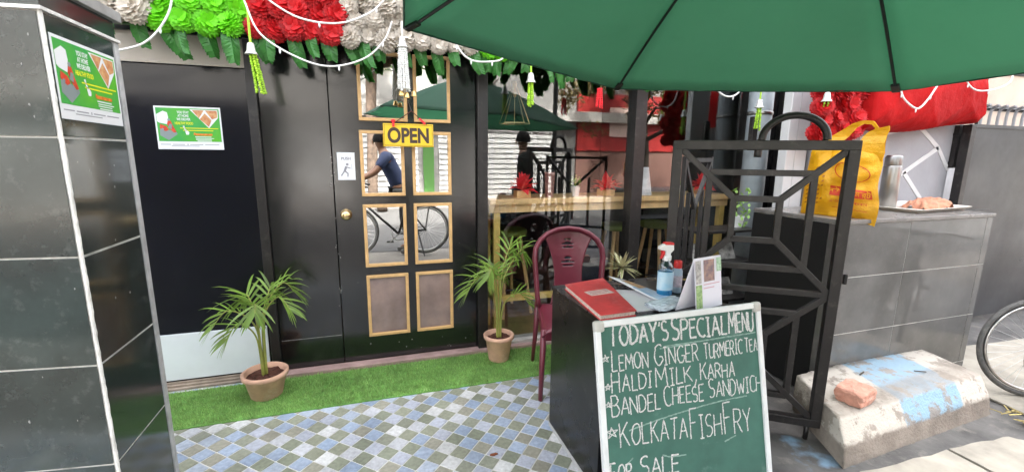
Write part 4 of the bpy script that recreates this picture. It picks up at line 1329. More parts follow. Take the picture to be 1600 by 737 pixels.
# variegated rosette plant behind the table
vp = thing('spiky_plant', (1.60, 2.56, 0.0), 'thin stemmed plant with a rosette of cream striped leaves by the window', 'plant')
MB().lathe([(0.06, 0.004), (0.085, 0.17), (0.09, 0.18), (0.078, 0.178), (0.072, 0.15)], (1.60, 2.56, 0), 26, cap=False).build('pot', m_terra, vp, True)
MB().lathe([(0.074, 0.152), (0, 0.155)], (1.60, 2.56, 0), 20, cap=False).build('soil', m_soil, vp)
MB().tube(bez([(1.60, 2.56, 0.15), (1.585, 2.55, 0.4), (1.60, 2.54, 0.655)], 6), 0.0055, 6).build('stem', M('grey_stem', (0.22, 0.17, 0.10), 0.8), vp)
g = MB(); g2 = MB()
r_ = random.Random(5)
for k in range(46):
    a = k * 2.4; el = r_.uniform(-0.5, 1.25); L_ = r_.uniform(0.09, 0.145)
    d = Vector((math.cos(a) * math.cos(el), math.sin(a) * math.cos(el), math.sin(el)))
    sd_ = d.cross(Vector((0, 0, 1))).normalized()
    pt = Vector((1.60, 2.54, 0.655)); A_ = []
    for m in range(6):
        u = m / 5; ww = 0.0095 * math.sin(math.pi * (0.2 + 0.8 * u)) if m < 5 else 0.0005
        A_.append((pt.copy(), ww)); pt = pt + (d + Vector((0, 0, -1)) * 0.55 * u * u).normalized() * L_ / 5
    for gg, f_, dz in ((g, 1.0, 0), (g2, 0.42, 0.0012)):
        base = len(gg.v)
        for p_, ww in A_:
            gg.v += [tuple(p_ - sd_ * ww * f_ + Vector((0, 0, dz))), tuple(p_ + sd_ * ww * f_ + Vector((0, 0, dz)))]
        gg.f += [(base + 2 * m, base + 2 * m + 1, base + 2 * m + 3, base + 2 * m + 2) for m in range(5)]
fo = g.build('leaves', M('cream_leaf', (0.62, 0.56, 0.36), 0.5, isl=0.2, trans=(0.25, (0.6, 0.55, 0.3))), vp, True)
g2.build('green_stripe', M('stripe_green', (0.16, 0.20, 0.05), 0.5), fo)

# ------------------------------------------------------------------ flower garland over the entrance
def mum_mesh(name, mat, rad, seed, petals=70, ruff=0.5):
    """Pompom flower: many small cupped petals with ruffled tips around a core."""
    r_ = random.Random(seed)
    g = MB()
    for k in range(petals):
        z = 1 - 2 * (k + .5) / petals * 0.74
        a = k * 2.39996 + r_.uniform(-.15, .15)
        s = math.sqrt(max(0, 1 - z * z))
        d = Vector((s * math.cos(a), s * math.sin(a), z))
        up_ = Vector((0, 0, 1)) - d * z
        if up_.length < .1: up_ = Vector((math.cos(a), math.sin(a), 0)) - d * d.dot(Vector((math.cos(a), math.sin(a), 0)))
        v = -up_.normalized()                       # petal opens outwards, away from the crown
        u = d.cross(v)
        ln = rad * r_.uniform(.30, .50); wd = rad * r_.uniform(.24, .36); ph = r_.uniform(0, 6)
        base = len(g.v)
        NJ, NI = 5, 4
        for i in range(NI):
            t = i / (NI - 1)
            for j in range(NJ):
                w = (j / (NJ - 1) - .5) * 2
                ww = wd * (0.45 + 0.65 * math.sin(math.pi * min(1, .15 + .62 * t)))
                out = rad * (.56 + .46 * t) - rad * .12 * w * w * (1 - t) + rad * .10 * math.sin(w * 6 + ph) * t * t
                g.v.append(tuple(d * out + u * (ww * w) + v * (ln * (t - .35) * (1 - .12 * w * w))))
        for i in range(NI - 1):
            for j in range(NJ - 1):
                q = base + i * NJ + j
                g.f.append((q, q + 1, q + NJ + 1, q + NJ))
    g.lathe([(0.02 * rad, -0.70 * rad), (0.55 * rad, -0.42 * rad), (0.66 * rad, 0), (0.52 * rad, .42 * rad), (0.02 * rad, .64 * rad)], (0, 0, 0), 10)
    me = bpy.data.meshes.new(name)
    me.from_pydata(g.v, [], g.f)
    me.materials.append(mat)
    me.polygons.foreach_set('use_smooth', [True] * len(me.polygons))
    return me
def bunch(x0, x1, zlo, rowsn, mat, rad, label, seed, petals=70, skip=0):
    t = thing('flower_bunch', ((x0 + x1) / 2, 2.80, zlo), label, 'artificial flowers', 'artificial flowers over the shop front')
    r_ = random.Random(seed)
    ms = [mum_mesh('flower', mat, rad, seed * 10 + k, petals) for k in range(2)]
    nx_ = max(1, int(round((x1 - x0) / (rad * 1.56))))
    for j in range(rowsn):
        for i in range(nx_):
            xx = x0 + (i + .5 + (0.25 if j % 2 else -0.1)) * (x1 - x0) / nx_
            zz_ = (zlo(xx) if callable(zlo) else zlo) + 0.025 + rad * 0.9 + j * rad * 1.42 + r_.uniform(-.012, .012)
            o = bpy.data.objects.new('flower', ms[(i + j) % 2]); col.objects.link(o)
            o.parent = t
            o.location = (xx - t.location.x, 2.735 + 0.03 * j * 0 + r_.uniform(-.02, .02) - t.location.y, zz_ - t.location.z)
            o.rotation_euler = (R(72) + r_.uniform(-.45, .45), r_.uniform(-.45, .45), r_.uniform(-.6, .6))
            s = r_.uniform(.84, 1.10); o.scale = (s, s, s)
    return t
bunch(-1.30, -0.98, 1.985, 4, m_creamf, 0.062, 'cream artificial flowers at the far left above the side door', 1)
bunch(-1.00, -0.585, 1.955, 4, m_lime, 0.064, 'lime green artificial flowers above the navy side door', 2, 80)
bunch(-0.575, -0.12, 1.965, 4, m_redf, 0.062, 'red artificial flowers above the fixed black panel', 3, 80)
bunch(-0.115, 0.66, 1.950, 4, m_creamf, 0.060, 'cream artificial flowers above the panelled entrance door', 4)
bunch(0.68, 1.25, 1.945, 3, m_lime, 0.056, 'lime green artificial flowers over the shop window behind the parasol edge', 5)
bunch(1.26, 2.1, 1.955, 2, m_redf, 0.058, 'red artificial flowers over the middle of the shop window', 6)
# fringe of fern leaves
def fern_mesh(seed):
    r_ = random.Random(seed)
    g = MB()
    L_ = r_.uniform(0.16, 0.22); curl = r_.uniform(-0.04, 0.05); nseg = 13
    for m in range(nseg):
        for sg in (-1, 1):
            u0, u1 = m / nseg, (m + 2.3) / nseg
            def mid(u): return Vector((curl * u * u, -0.035 * math.sin(u * 2.2), -L_ * u))
            wid_ = 0.034 * math.sin(math.pi * min(1, 0.18 + 0.80 * (m / nseg))) ** 0.8 + 0.006
            a_, b_ = mid(max(0, u0 - .02)), mid(min(1, u0 + 1.9 / nseg))
            tip = mid(min(1.0, u1)) + Vector((sg * wid_, 0.018 + r_.uniform(-.006, .006), -0.006))
            tip2 = mid(min(1.0, u0 + .8 / nseg)) + Vector((sg * wid_ * 0.97, 0.010, 0.002))
            base = len(g.v); g.v += [tuple(a_), tuple(tip2), tuple(tip), tuple(b_)]
            g.f.append((base, base + 1, base + 2, base + 3))
    me = bpy.data.meshes.new('leaf'); me.from_pydata(g.v, [], g.f); me.materials.append(m_fern)
    return me
ferns = [fern_mesh(k) for k in range(5)]
lf = thing('leaf_fringe', (0.4, 2.78, 2.0), 'fringe of hanging green fern leaves under the artificial flowers', 'leaf garland')
r_ = random.Random(21)
MB().box(-1.32, 2.9, 2.80, 2.83, 2.02, 2.06).build('backing_wire', m_fern, lf)
x = -1.28
while x < 2.2:
    o = bpy.data.objects.new('leaf', r_.choice(ferns)); col.objects.link(o); o.parent = lf
    o.location = (x - 0.4, r_.uniform(-.03, .0), r_.uniform(.045, .085))
    s = r_.uniform(.85, 1.1); o.scale = (s, s, s)
    o.rotation_euler = (r_.uniform(-.25, .1), r_.uniform(-.25, .2), r_.uniform(-.6, .6))
    x += r_.uniform(.078, .115)

# ------------------------------------------------------------------ bells and bead tassels
def tassel(x, y, ztop, zbell, zend, mat, label, strands=5, spread=0.022, bell=True, lean=0.0):
    t = thing('bell_tassel', (x, y, ztop), label, 'hanging bell', 'bell tassels hanging along the front')
    MB().tube([(x, y, ztop + 0.06), (x, y, zbell)], 0.006 if bell else 0.003, 6).build('cord', mat, t)
    if bell:
        MB().lathe([(0.006, 0.012), (0.014, 0.010), (0.018, -0.004), (0.021, -0.028), (0.030, -0.042), (0.031, -0.046), (0.024, -0.044)], (x, y, zbell), 18, cap=False).build('bell', M('pearl_bell', (0.70, 0.69, 0.66), 0.25, 0.3), t, True)
    g = MB()
    r2 = random.Random(int(x * 1000))
    for k in range(strands):
        a = 2 * math.pi * k / strands
        sx_0, sy_0 = spread * 0.6 * math.cos(a), spread * 0.6 * math.sin(a)
        z = zbell - 0.035
        zz_ = zend + r2.uniform(0, .02)
        i = 0
        while z > zz_:
            u = (zbell - z) / max(.01, zbell - zend)
            f_ = 0.6 + 0.6 * u
            r0 = 0.0068
            cx_, cy_ = x + sx_0 * f_ * 1.4 + lean * u, y + sy_0 * f_ * 1.4
            g.lathe([(0.0015, -r0), (r0 * .8, -r0 * .5), (r0, 0), (r0 * .8, r0 * .5), (0.0015, r0)], (cx_ + r2.gauss(0, .001), cy_, z), 6, cap=False)
            z -= 0.0115
            i += 1
    g.build('bead_strands', mat, t)
    return t
tassel(-0.553, 2.665, 2.05, 1.935, 1.690, m_bead, 'lime bead tassel with a pearl bell hanging by the door post', lean=0.03)
m_wb = M('white_beads', (0.72, 0.72, 0.68), 0.4, isl=0.12)
t = tassel(0.200, 2.675, 2.06, 2.03, 1.745, m_wb, 'thick white bead tassel with gold bells hanging over the entrance door', 12, 0.032)
m_gold = M('gold_bell', (0.70, 0.48, 0.18), 0.28, 1.0)
for dx in (-0.030, 0.0, 0.040):
    MB().lathe([(0.004, 0.02), (0.012, 0.016), (0.014, 0.0), (0.018, -0.010)], (0.215 + dx, 2.675, 1.735 - 0.01 * (dx == 0)), 14, cap=False).build('gold_bell', m_gold, t, True)
tassel(0.968, 2.68, 1.98, 1.885, 1.690, m_bead, 'lime bead tassel with a pearl bell in front of the shop window', 5, 0.018)
tassel(1.447, 2.68, 1.98, 1.86, 1.705, m_redp, 'short red bead tassel without a bell before the window', 7, 0.020, bell=False)
tassel(2.655, 2.56, 1.98, 1.79, 1.590, m_bead, 'lime bead tassel with a pearl bell hanging beside the grey drain pipe', 5, 0.018)
tassel(2.735, 2.13, 1.98, 1.790, 1.715, m_bead, 'pearl bell with short green strands hanging on the red flowers', 4, 0.016)

# ------------------------------------------------------------------ white string light cables
def cable(pts, label, r=0.0049):
    p_ = bez(pts, 10)
    t = MB().tube(p_, r, 6).build('light_cable', m_wirew, None, True, org=pts[0])
    tag(t, label, 'cable', 'white string light cables')
    for k in range(8, len(p_) - 4, 17):
        q_ = p_[k]
        MB().lathe([(0.0035, 0), (0.005, -0.006), (0.005, -0.018), (0.002, -0.026)], q_, 8).build('bulb', m_whitep, t, True)
    return t
cable([(-1.32, 2.62, 1.80), (-1.107, 2.62, 1.855), (-0.974, 2.62, 1.912), (-0.875, 2.62, 2.045), (-0.84, 2.62, 2.2)], 'white light cable rising from the pillar across the lime flowers')
cable([(-0.60, 2.62, 2.25), (-0.556, 2.62, 2.135), (-0.493, 2.62, 1.980), (-0.322, 2.62, 1.878), (-0.169, 2.62, 1.850), (-0.004, 2.62, 1.902), (0.10, 2.62, 2.0), (0.145, 2.62, 2.10)], 'longest white light cable drooping below the red and cream flowers')
cable([(-0.50, 2.61, 2.22), (-0.45, 2.61, 2.148), (-0.309, 2.61, 2.072), (-0.124, 2.61, 2.064), (0.041, 2.61, 2.135), (0.14, 2.61, 2.24)], 'upper white light cable sagging across the red flowers')
cable([(0.49, 2.66, 2.05), (0.510, 2.66, 2.005), (0.56, 2.66, 1.955), (0.62, 2.66, 1.936), (0.70, 2.66, 1.94), (0.767, 2.66, 1.955), (0.80, 2.66, 1.99)], 'short white light cable looping down at the parasol edge', 0.0055)
cable([(2.26, 2.6, 2.02), (2.30, 2.6, 1.87), (2.40, 2.6, 1.815), (2.50, 2.6, 1.85), (2.56, 2.6, 1.99)], 'small loop of white light cable over the right end of the window', 0.006)

# ------------------------------------------------------------------ OPEN sign
os_ = thing('open_sign', (0.2335, 2.86, 1.513), 'yellow OPEN sign hung by a cord in front of the entrance door', 'sign')
ORG[os_.name] = Vector((0.2335, 2.86, 1.513))
MB().box(0.082, 0.385, 2.856, 2.864, 1.444, 1.582).build('sign_board', m_yellow, os_, bev=0.002)
g = MB()
for a in ((.088, .379, 1.4505, 1.4525), (.088, .379, 1.5735, 1.5755), (.088, .090, 1.4525, 1.5735), (.377, .379, 1.4525, 1.5735)):
    g.box(a[0], a[1], 2.8553, 2.8565, a[2], a[3])
g.build('border_line', m_ink, os_)
text_part('lettering', 'OPEN', 0.122, (0.2335, 2.8555, 1.470), (1, 0, 0), (0, 0, 1), m_ink, os_, bold=0.0045, sx=0.80)
MB().tube([(0.140, 2.858, 1.578), (0.255, 2.866, 1.660), (0.345, 2.858, 1.578)], 0.0035, 6).build('cord', M('dark_cord', (0.10, 0.03, 0.02), 0.8), os_)
MB().tube([(0.255, 2.866, 1.66), (0.245, 2.93, 1.715)], 0.003, 6).build('hook', m_blkm, os_)
g = MB(); g.bar((0.30, 2.852, 1.615), (0.335, 2.852, 1.583), 0.012); g.build('red_clip', m_redp, os_); g = MB(); g.bar((0.143, 2.850, 1.562), (0.143, 2.850, 1.592), 0.014, 0.014)
g.lathe([(0.003, -.012), (0.013, -.004), (0.013, .006), (0.003, .012)], (0.143, 2.850, 1.596), 10)
g.build('red_clip', m_redp, os_)
# PUSH sign
ps = thing('push_sign', (-0.144, 2.944, 1.32), 'small white sign with a walking figure pushing a door', 'sign')
MB().box(-0.195, -0.093, 2.9425, 2.9445, 1.237, 1.405).build('sign_plate', M('sign_white', (0.72, 0.73, 0.75), 0.4), ps)
m_gry = M('grey_ink', (0.25, 0.25, 0.27), 0.6)
text_part('lettering', 'PUSH', 0.024, (-0.144, 2.9420, 1.360), (1, 0, 0), (0, 0, 1), m_gry, ps, bold=0.0006)
g = MB(); U, Vz = (1, 0, 0), (0, 0, 1)
def fig(pts): g.poly(pts, (-0.150, 2.9422, 1.252), U, Vz, 0.0004)
fig(disc(12, .008, .012, .080))
def limb(a, b_, w):
    dx, dz = b_[0] - a[0], b_[1] - a[1]; l_ = math.hypot(dx, dz); nx_, nz__ = -dz / l_ * w / 2, dx / l_ * w / 2
    fig([(a[0] - nx_, a[1] - nz__), (b_[0] - nx_, b_[1] - nz__), (b_[0] + nx_, b_[1] + nz__), (a[0] + nx_, a[1] + nz__)])
limb((.006, .068), (-.006, .038), .013); limb((-.006, .040), (-.026, .010), .008); limb((-.004, .040), (.014, .024), .008); limb((.014, .026), (.012, .004), .007); limb((.006, .064), (.030, .056), .006)
g.bar((-0.112, 2.942, 1.300), (-0.112, 2.942, 1.335), 0.002, 0.0006, up=(0, 1, 0))
g.build('pictogram', m_gry, ps)

# ------------------------------------------------------------------ two green delivery posters
m_pg = M('poster_green', (0.025, 0.30, 0.085), 0.35, nz=(6, 0.25), c2=(0.10, 0.42, 0.03))
m_pw = M('poster_white', (0.72, 0.73, 0.74), 0.4)
m_pr = M('poster_red', (0.60, 0.06, 0.03), 0.4, nz=(60, 0.3))
m_pgr = M('poster_grey', (0.22, 0.26, 0.26), 0.4)
m_py = M('poster_yellow', (0.75, 0.72, 0.02), 0.4)
m_po = M('poster_orange', (0.70, 0.20, 0.03), 0.4, nz=(90, 0.4))
m_pf = M('food_picture', (0.65, 0.45, 0.20), 0.4, nz=(45, 0.7), c2=(0.45, 0.10, 0.04))
m_pi = M('fine_print', (0.30, 0.30, 0.32), 0.5)
def poster(o, u, v, w, h, label):
    o, u, v = Vector(o), Vector(u).normalized(), Vector(v).normalized()
    nrm = u.cross(v)
    t = thing('delivery_poster', tuple(o), label, 'poster')
    s = w / 1.0                                             # design space: width 1, height h/w
    hh = h / w
    def lay(name, polys, mat, d):
        g = MB()
        for pl in polys: g.poly([(a * s, b_ * s) for a, b_ in pl], o + nrm * d, u, v, 0.00012)
        return g.build(name, mat, t)
    MB().poly(rect(0, 0, w, h), o, u, v, 0.0008).build('sheet', m_pw, t)
    lay('green_field', [rect(.025, .115 * hh / .62, .975, hh - .028)], m_pg, .0010)
    k = hh / .62
    Y = lambda q: q * k
    lay('phone_screen', [[(.03, Y(.40)), (.03, Y(.50)), (.13, Y(.55)), (.19, Y(.53)), (.20, Y(.46)), (.17, Y(.36)), (.06, Y(.38))]], m_pw, .0013)
    lay('phone_body', [[(.05, Y(.20)), (.17, Y(.13)), (.31, Y(.22)), (.30, Y(.25)), (.06, Y(.31))]], m_pgr, .0013)
    lay('scooter', [[(.06, Y(.30)), (.07, Y(.36)), (.16, Y(.33)), (.19, Y(.28)), (.14, Y(.26))], [(.17, Y(.36)), (.19, Y(.42)), (.23, Y(.41)), (.26, Y(.33)), (.30, Y(.25)), (.26, Y(.24)), (.20, Y(.30))]], m_pr, .0016)
    lay('rider_shape', [disc(10, .022, .205, Y(.425)), [(.18, Y(.31)), (.21, Y(.37)), (.245, Y(.36)), (.235, Y(.29))], disc(10, .018, .285, Y(.225)), disc(10, .018, .10, Y(.29))], m_pgr, .0019)
    lay('moped_outline', [[(.40, Y(.34)), (.425, Y(.345)), (.435, Y(.30)), (.47, Y(.27)), (.49, Y(.25)), (.48, Y(.215)), (.44, Y(.215)), (.425, Y(.28))]], m_pw, .0013)
    lay('picture_border', [[(.53, hh - .045), (.955, hh - .045), (.955, Y(.47)), (.80, Y(.315))]], m_pw, .0013)
    lay('food_picture', [[(.565, hh - .055), (.745, hh - .055), (.66, Y(.455))], [(.765, hh - .055), (.945, hh - .055), (.945, Y(.475)), (.86, Y(.445))], [(.67, Y(.445)), (.755, Y(.53)), (.85, Y(.435)), (.80, Y(.335))]], m_pf, .0016)
    for i, (tx, q, m_) in enumerate((('YOU STAY', .520, m_pw), ('AT HOME', .470, m_pw), ('WE DELIVER', .420, m_pw), ('HEALTHY FOOD', .362, m_py))):
        text_part('lettering', tx, .060 * s, o + u * (.425 * s) + v * (Y(q) * s) + nrm * .0013, u, v, m_, t, bold=.0016 * s, ext=.00008, sx=.62)
    lay('yellow_rule', [rect(.36, Y(.305), .94, Y(.316)), rect(.40, Y(.272), .86, Y(.283))], m_py, .0013)
    lay('orange_script', [[(.55, Y(.215)), (.56, Y(.25)), (.59, Y(.235)), (.84, Y(.232)), (.84, Y(.205)), (.58, Y(.205))]], m_po, .0013)
    lay('white_rule', [rect(.57, Y(.180), .82, Y(.190)), rect(.58, Y(.160), .86, Y(.168)), rect(.58, Y(.142), .82, Y(.150)), rect(.60, Y(.108 + .012), .82, Y(.130))], m_pw, .0013)
    lay('fine_print', [rect(.04, Y(.066), .19, Y(.076)), rect(.22, Y(.066), .40, Y(.076)), rect(.44, Y(.060), .455, Y(.082)), rect(.48, Y(.066), .68, Y(.076)), rect(.71, Y(.066), .93, Y(.076)), rect(.20, Y(.044), .62, Y(.052))], m_pi, .0010)
    return t
poster((-1.113, 2.9545, 1.413), (1, 0, 0.0), (0, 0, 1), 0.316, 0.232, 'smaller looking green poster stuck on the navy side door')
poster((-0.7190, 1.400, 1.478), (0, 1, -0.012), (0, 0.012, 1), 0.286, 0.200, 'green delivery poster stuck on the side of the tiled pillar')

# ------------------------------------------------------------------ red flowers and red wrapped bundle at right
t = thing('flower_bunch', (2.93, 2.2, 1.55), 'big red artificial flower cluster hanging next to the red bundle', 'artificial flowers', 'artificial flowers over the shop front')
ms = [mum_mesh('flower', m_redf, 0.058, 90 + k, 80) for k in range(2)]
r_ = random.Random(9)
for j in range(6):
    for i in range(5):
        o = bpy.data.objects.new('flower', ms[(i + j) % 2]); col.objects.link(o); o.parent = t
        o.location = (2.76 + i * .088 + .03 * (j % 2) - 2.93, r_.uniform(-.03, .03), 1.555 + j * .082 + .03 * (i / 4) - 1.55)
        o.rotation_euler = (R(75) + r_.uniform(-.4, .4), r_.uniform(-.4, .4), r_.uniform(-.5, .5))
        s = r_.uniform(.95, 1.15); o.scale = (s, s, s)
g = MB()
NU, NV = 160, 72
xa, xb_ = 3.10, 4.44
for i in range(NU + 1):
    u = i / NU
    x = xa + (xb_ - xa) * u
    zc_ = 1.79 + 0.06 * u
    hz = (0.225 - 0.045 * u) * (1 - 0.05 * math.sin(u * 9))
    hy = 0.19 + 0.02 * math.sin(u * 6)
    endf = min(1, (1 - u) / 0.10) ** 0.5 if u > 0.90 else min(1, u / 0.03 + 0.3)
    endf = max(endf, 0.30)
    for j in range(NV):
        a = 2 * math.pi * j / NV
        ca_, sa_ = math.cos(a), math.sin(a)
        e = 0.60
        yy = hy * math.copysign(abs(ca_) ** e, ca_) * endf
        zz_ = hz * math.copysign(abs(sa_) ** e, sa_) * endf
        if u > 0.9: zz_ -= 0.07 * (1 - endf)
        f_ = 1 + 0.04 * math.sin(u * 13 + a * 2) + 0.07 * (1 - abs(math.sin(u * 9 - a * 1.3 + .4))) ** 2 * (0.35 + u) + 0.05 * (1 - abs(math.sin(a * 2.5 + u * 11))) ** 2 + 0.05 * (1 - abs(math.sin(u * 26 + a * 2.2))) ** 2 * (0.15 + max(0, u - .6) * 2)
        g.v.append((x, 2.30 + yy * f_, zc_ + zz_ * f_))
for i in range(NU):
    for j in range(NV):
        g.f.append((i * NV + j, i * NV + (j + 1) % NV, (i + 1) * NV + (j + 1) % NV, (i + 1) * NV + j))
g.f.append(tuple(reversed(range(NV)))); g.f.append(tuple(NU * NV + j for j in range(NV)))
bd_ = thing('red_bundle', (3.75, 2.30, 1.67), 'long bundle wrapped in bright red cloth lying on the grey wall', 'bundle')
g.build('cloth_wrap', m_red, bd_, True)
cable([(3.27, 2.07, 1.89), (3.32, 2.07, 1.795), (3.41, 2.06, 1.735), (3.48, 2.06, 1.730), (3.57, 2.07, 1.795), (3.64, 2.07, 1.89)], 'white light cable looping down the front of the red bundle', 0.006)
cable([(3.87, 2.07, 1.98), (3.97, 2.07, 1.895), (4.09, 2.07, 1.870), (4.27, 2.07, 1.895), (4.42, 2.08, 1.95), (4.46, 2.09, 2.03)], 'white light cable at the right end of the red bundle', 0.0055)

# ------------------------------------------------------------------ yellow carrier bag
bgt = thing('carrier_bag', (2.60, 1.85, 1.064), 'bright yellow plastic carrier bag standing on the counter corner', 'bag')
bw0, bw1 = Vector((2.515, 2.03, 0)), Vector((2.668, 1.700, 0))
bu_ = (bw1 - bw0).normalized(); bnn = Vector((bu_.y, -bu_.x, 0))           # towards the viewer
if bnn.y > 0 and bnn.x > 0: bnn = -bnn
BWD = (bw1 - bw0).length
m_bag = M('yellow_plastic', (0.80, 0.43, 0.008), 0.35, nz=(4, 0.25), bump=(13, 0.9), trans=(0.25, (0.8, 0.42, 0.01)))
NU, NV = 24, 30
def bagP(u, v, side):
    z0 = 1.066
    top = 1.455 + 0.03 * math.sin(u * 5)
    zz_ = z0 + (top - z0) * v
    if u > 0.70 and v < 0.22: zz_ -= 0.042 * (u - 0.70) / 0.30 * (1 - v / 0.22)
    wid_ = 1 - 0.10 * v ** 2
    uu = 0.5 + (u - 0.5) * wid_ + (0.02 * math.sin(v * 9) if u > .8 else 0)
    puff = 0.062 * (math.sin(math.pi * min(1, max(0, u))) ** 0.6) * (math.sin(math.pi * (0.10 + 0.80 * v)) ** 0.7)
    puff += 0.006 * math.sin(u * 17 + v * 7) + 0.005 * math.sin(v * 23 - u * 9)
    p_ = bw0 + bu_ * (uu * BWD) + bnn * (puff * side if 0 < u < 1 else 0)
    p_.z = zz_
    return p_
bparts = []
g = MB()
for side in (1, -1):
    base = len(g.v)
    for i in range(NU + 1):
        for j in range(NV + 1):
            g.v.append(tuple(bagP(i / NU, j / NV, side)))
    for i in range(NU):
        for j in range(NV):
            q_ = base + i * (NV + 1) + j
            g.f.append((q_, q_ + NV + 1, q_ + NV + 2, q_ + 1) if side > 0 else (q_, q_ + 1, q_ + NV + 2, q_ + NV + 1))
g.build('bag_body', m_bag, bgt, True)
for side in (1, -1):                                     # cut handles: left shoulder, loop, right strap
    g = MB()
    o_ = bw0 + bnn * (0.012 * side)
    def hp(u, z): return o_ + bu_ * (u * BWD) + Vector((0, 0, z)) + bnn * (0.01 * math.sin(z * 40) * side)
    def strip(path):
        k = len(g.v)
        for a, b_ in path:
            g.v += [tuple(hp(*a)), tuple(hp(*b_))]
        g.f.extend([(k + 2 * m, k + 2 * m + 1, k + 2 * m + 3, k + 2 * m + 2) for m in range(len(path) - 1)])
    strip([((.05, 1.39), (.45, 1.39)), ((.05, 1.43), (.43, 1.43)), ((.10, 1.475), (.40, 1.468)), ((.26, 1.515), (.42, 1.482)), ((.42, 1.555), (.52, 1.520)), ((.55, 1.590), (.60, 1.568)), ((.68, 1.605), (.68, 1.588)), ((.80, 1.600), (.78, 1.583)), ((.88, 1.560), (.83, 1.560)), ((.90, 1.54), (.80, 1.535))])
    strip([((.58, 1.38), (.97, 1.38)), ((.61, 1.43), (.98, 1.43)), ((.66, 1.48), (.97, 1.48)), ((.70, 1.52), (.98, 1.52)), ((.76, 1.545), (1.0, 1.55)), ((.86, 1.560), (.99, 1.572))])
    g.build('handle', m_bag, bgt, False, solid=0.0012)
def on_bag(u0, u1, v0, v1, name, mat, n_=10, d=0.0022):
    g = MB()
    for i in range(n_ + 1):
        for j in range(5):
            u = u0 + (u1 - u0) * i / n_; v = v0 + (v1 - v0) * j / 4
            g.v.append(tuple(bagP(u, v, 1) + bnn * d))
    for i in range(n_):
        for j in range(4):
            q_ = i * 5 + j
            g.f.append((q_, q_ + 5, q_ + 6, q_ + 1))
    return g.build(name, mat, bgt)
m_bred = M('bag_red_print', (0.55, 0.045, 0.01), 0.45)
on_bag(.40, .93, .30, .43, 'red_panel', m_bred)
def bag_text(txt, u, v, size, mat, sx=1.0, d=0.004, bold=0.0):
    p_ = bagP(u, v, 1); a, c_ = bagP(u - .12, v, 1), bagP(u + .12, v, 1)
    text_part('lettering', txt, size, p_ + bnn * d, (c_ - a), (0, 0, 1), mat, bgt, bold=bold, ext=0.0002, sx=sx)
bag_text('লাই নিউ মার্ট', .665, .335, .040, m_bag, .85, .016, 0.0005)
bag_text('SR', .64, .61, .058, m_bred, 1.0, .014, .002)
bag_text('এখানে সকল প্রকার', .655, .205, .022, m_bred, .95, .014)
g = MB()
for kk in range(40):
    a0, a1 = 2 * math.pi * kk / 40, 2 * math.pi * (kk + 1) / 40
    pp_ = []
    for a, rr in ((a0, 1), (a1, 1), (a1, .94), (a0, .94)):
        pp_.append(bagP(.66 + .24 * rr * math.cos(a), .66 + .13 * rr * math.sin(a), 1) + bnn * .003)
    g.add(pp_, [(0, 1, 2, 3)])
g.build('oval_emblem', m_bred, bgt)
on_bag(.45, .88, .130, .136, 'red_rule', m_bred)
g = MB()
r_ = random.Random(4)
for i in range(5):
    for j in range(9):
        if r_.random() < .75:
            u, v = .05 + i * .055, .16 + j * .062
            pp_ = [bagP(u, v, 1), bagP(u + .035, v + .012, 1), bagP(u + .03, v + .034, 1), bagP(u + .004, v + .022, 1)]
            g.add([q_ + bnn * .003 for q_ in pp_], [(0, 1, 2, 3)])
g.build('side_pattern', M('bag_brown_print', (0.40, 0.14, 0.01), 0.5), bgt)

# ------------------------------------------------------------------ flask and tray
tr = thing('serving_tray', (3.50, 2.02, 1.064), 'white rimmed rectangular tray on the counter', 'tray')
def ring_rect(g, hx, hy, rc_, z, n_=5):
    out = []
    for cx_, cy_, a0 in ((hx - rc_, hy - rc_, 0), (-hx + rc_, hy - rc_, 90), (-hx + rc_, -hy + rc_, 180), (hx - rc_, -hy + rc_, 270)):
        for k in range(n_ + 1):
            a = R(a0 + 90 * k / n_)
            out.append(Vector((cx_ + rc_ * math.cos(a), cy_ + rc_ * math.sin(a), z)))
    return out
Mt = Matrix.Translation((3.52, 2.03, 1.064)) @ Matrix.Rotation(R(6), 4, 'Z')
rings = [ring_rect(None, .30, .165, .03, .001), ring_rect(None, .325, .19, .04, .024), ring_rect(None, .333, .198, .045, .024), ring_rect(None, .308, .172, .032, .0035)]
g = MB(); nn_ = len(rings[0])
for rg in (rings[0], rings[1], rings[2]): pass
seq = [ring_rect(None, .30, .165, .03, .0), ring_rect(None, .333, .198, .045, .024), ring_rect(None, .325, .19, .04, .0255), ring_rect(None, .295, .16, .03, .004)]
for rg in seq: g.v += [tuple(Mt @ p_) for p_ in rg]
for i in range(3):
    for k in range(nn_):
        g.f.append((i * nn_ + k, i * nn_ + (k + 1) % nn_, (i + 1) * nn_ + (k + 1) % nn_, (i + 1) * nn_ + k))
g.f.append(tuple(reversed(range(nn_)))); g.f.append(tuple(3 * nn_ + k for k in range(nn_)))
g.build('tray_body', M('tray_cream', (0.62, 0.58, 0.52), 0.35), tr)
fk = thing('steel_flask', (3.300, 2.05, 1.0685), 'tall brushed steel vacuum flask standing on the tray', 'flask')
fc = (3.300, 2.05, 1.0685)
MB().lathe([(0.047, 0.0), (0.050, 0.004), (0.050, 0.278), (0.048, 0.284)], fc, 36).build('flask_body', m_steel, fk, True)
MB().lathe([(0.0465, 0.285), (0.0475, 0.289), (0.047, 0.340), (0.041, 0.352), (0.0, 0.355)], fc, 36, cap=False).build('flask_cap', M('satin_steel', (0.24, 0.235, 0.23), 0.35, 1.0), fk, True)
g = MB()
NU, NV = 70, 44
r_ = random.Random(3)
waves = [(r_.uniform(3, 11), r_.uniform(-9, 9), r_.uniform(0, 6), r_.uniform(.002, .006)) for _ in range(7)]
def ridge(q): return 1 - abs(math.sin(q)) 
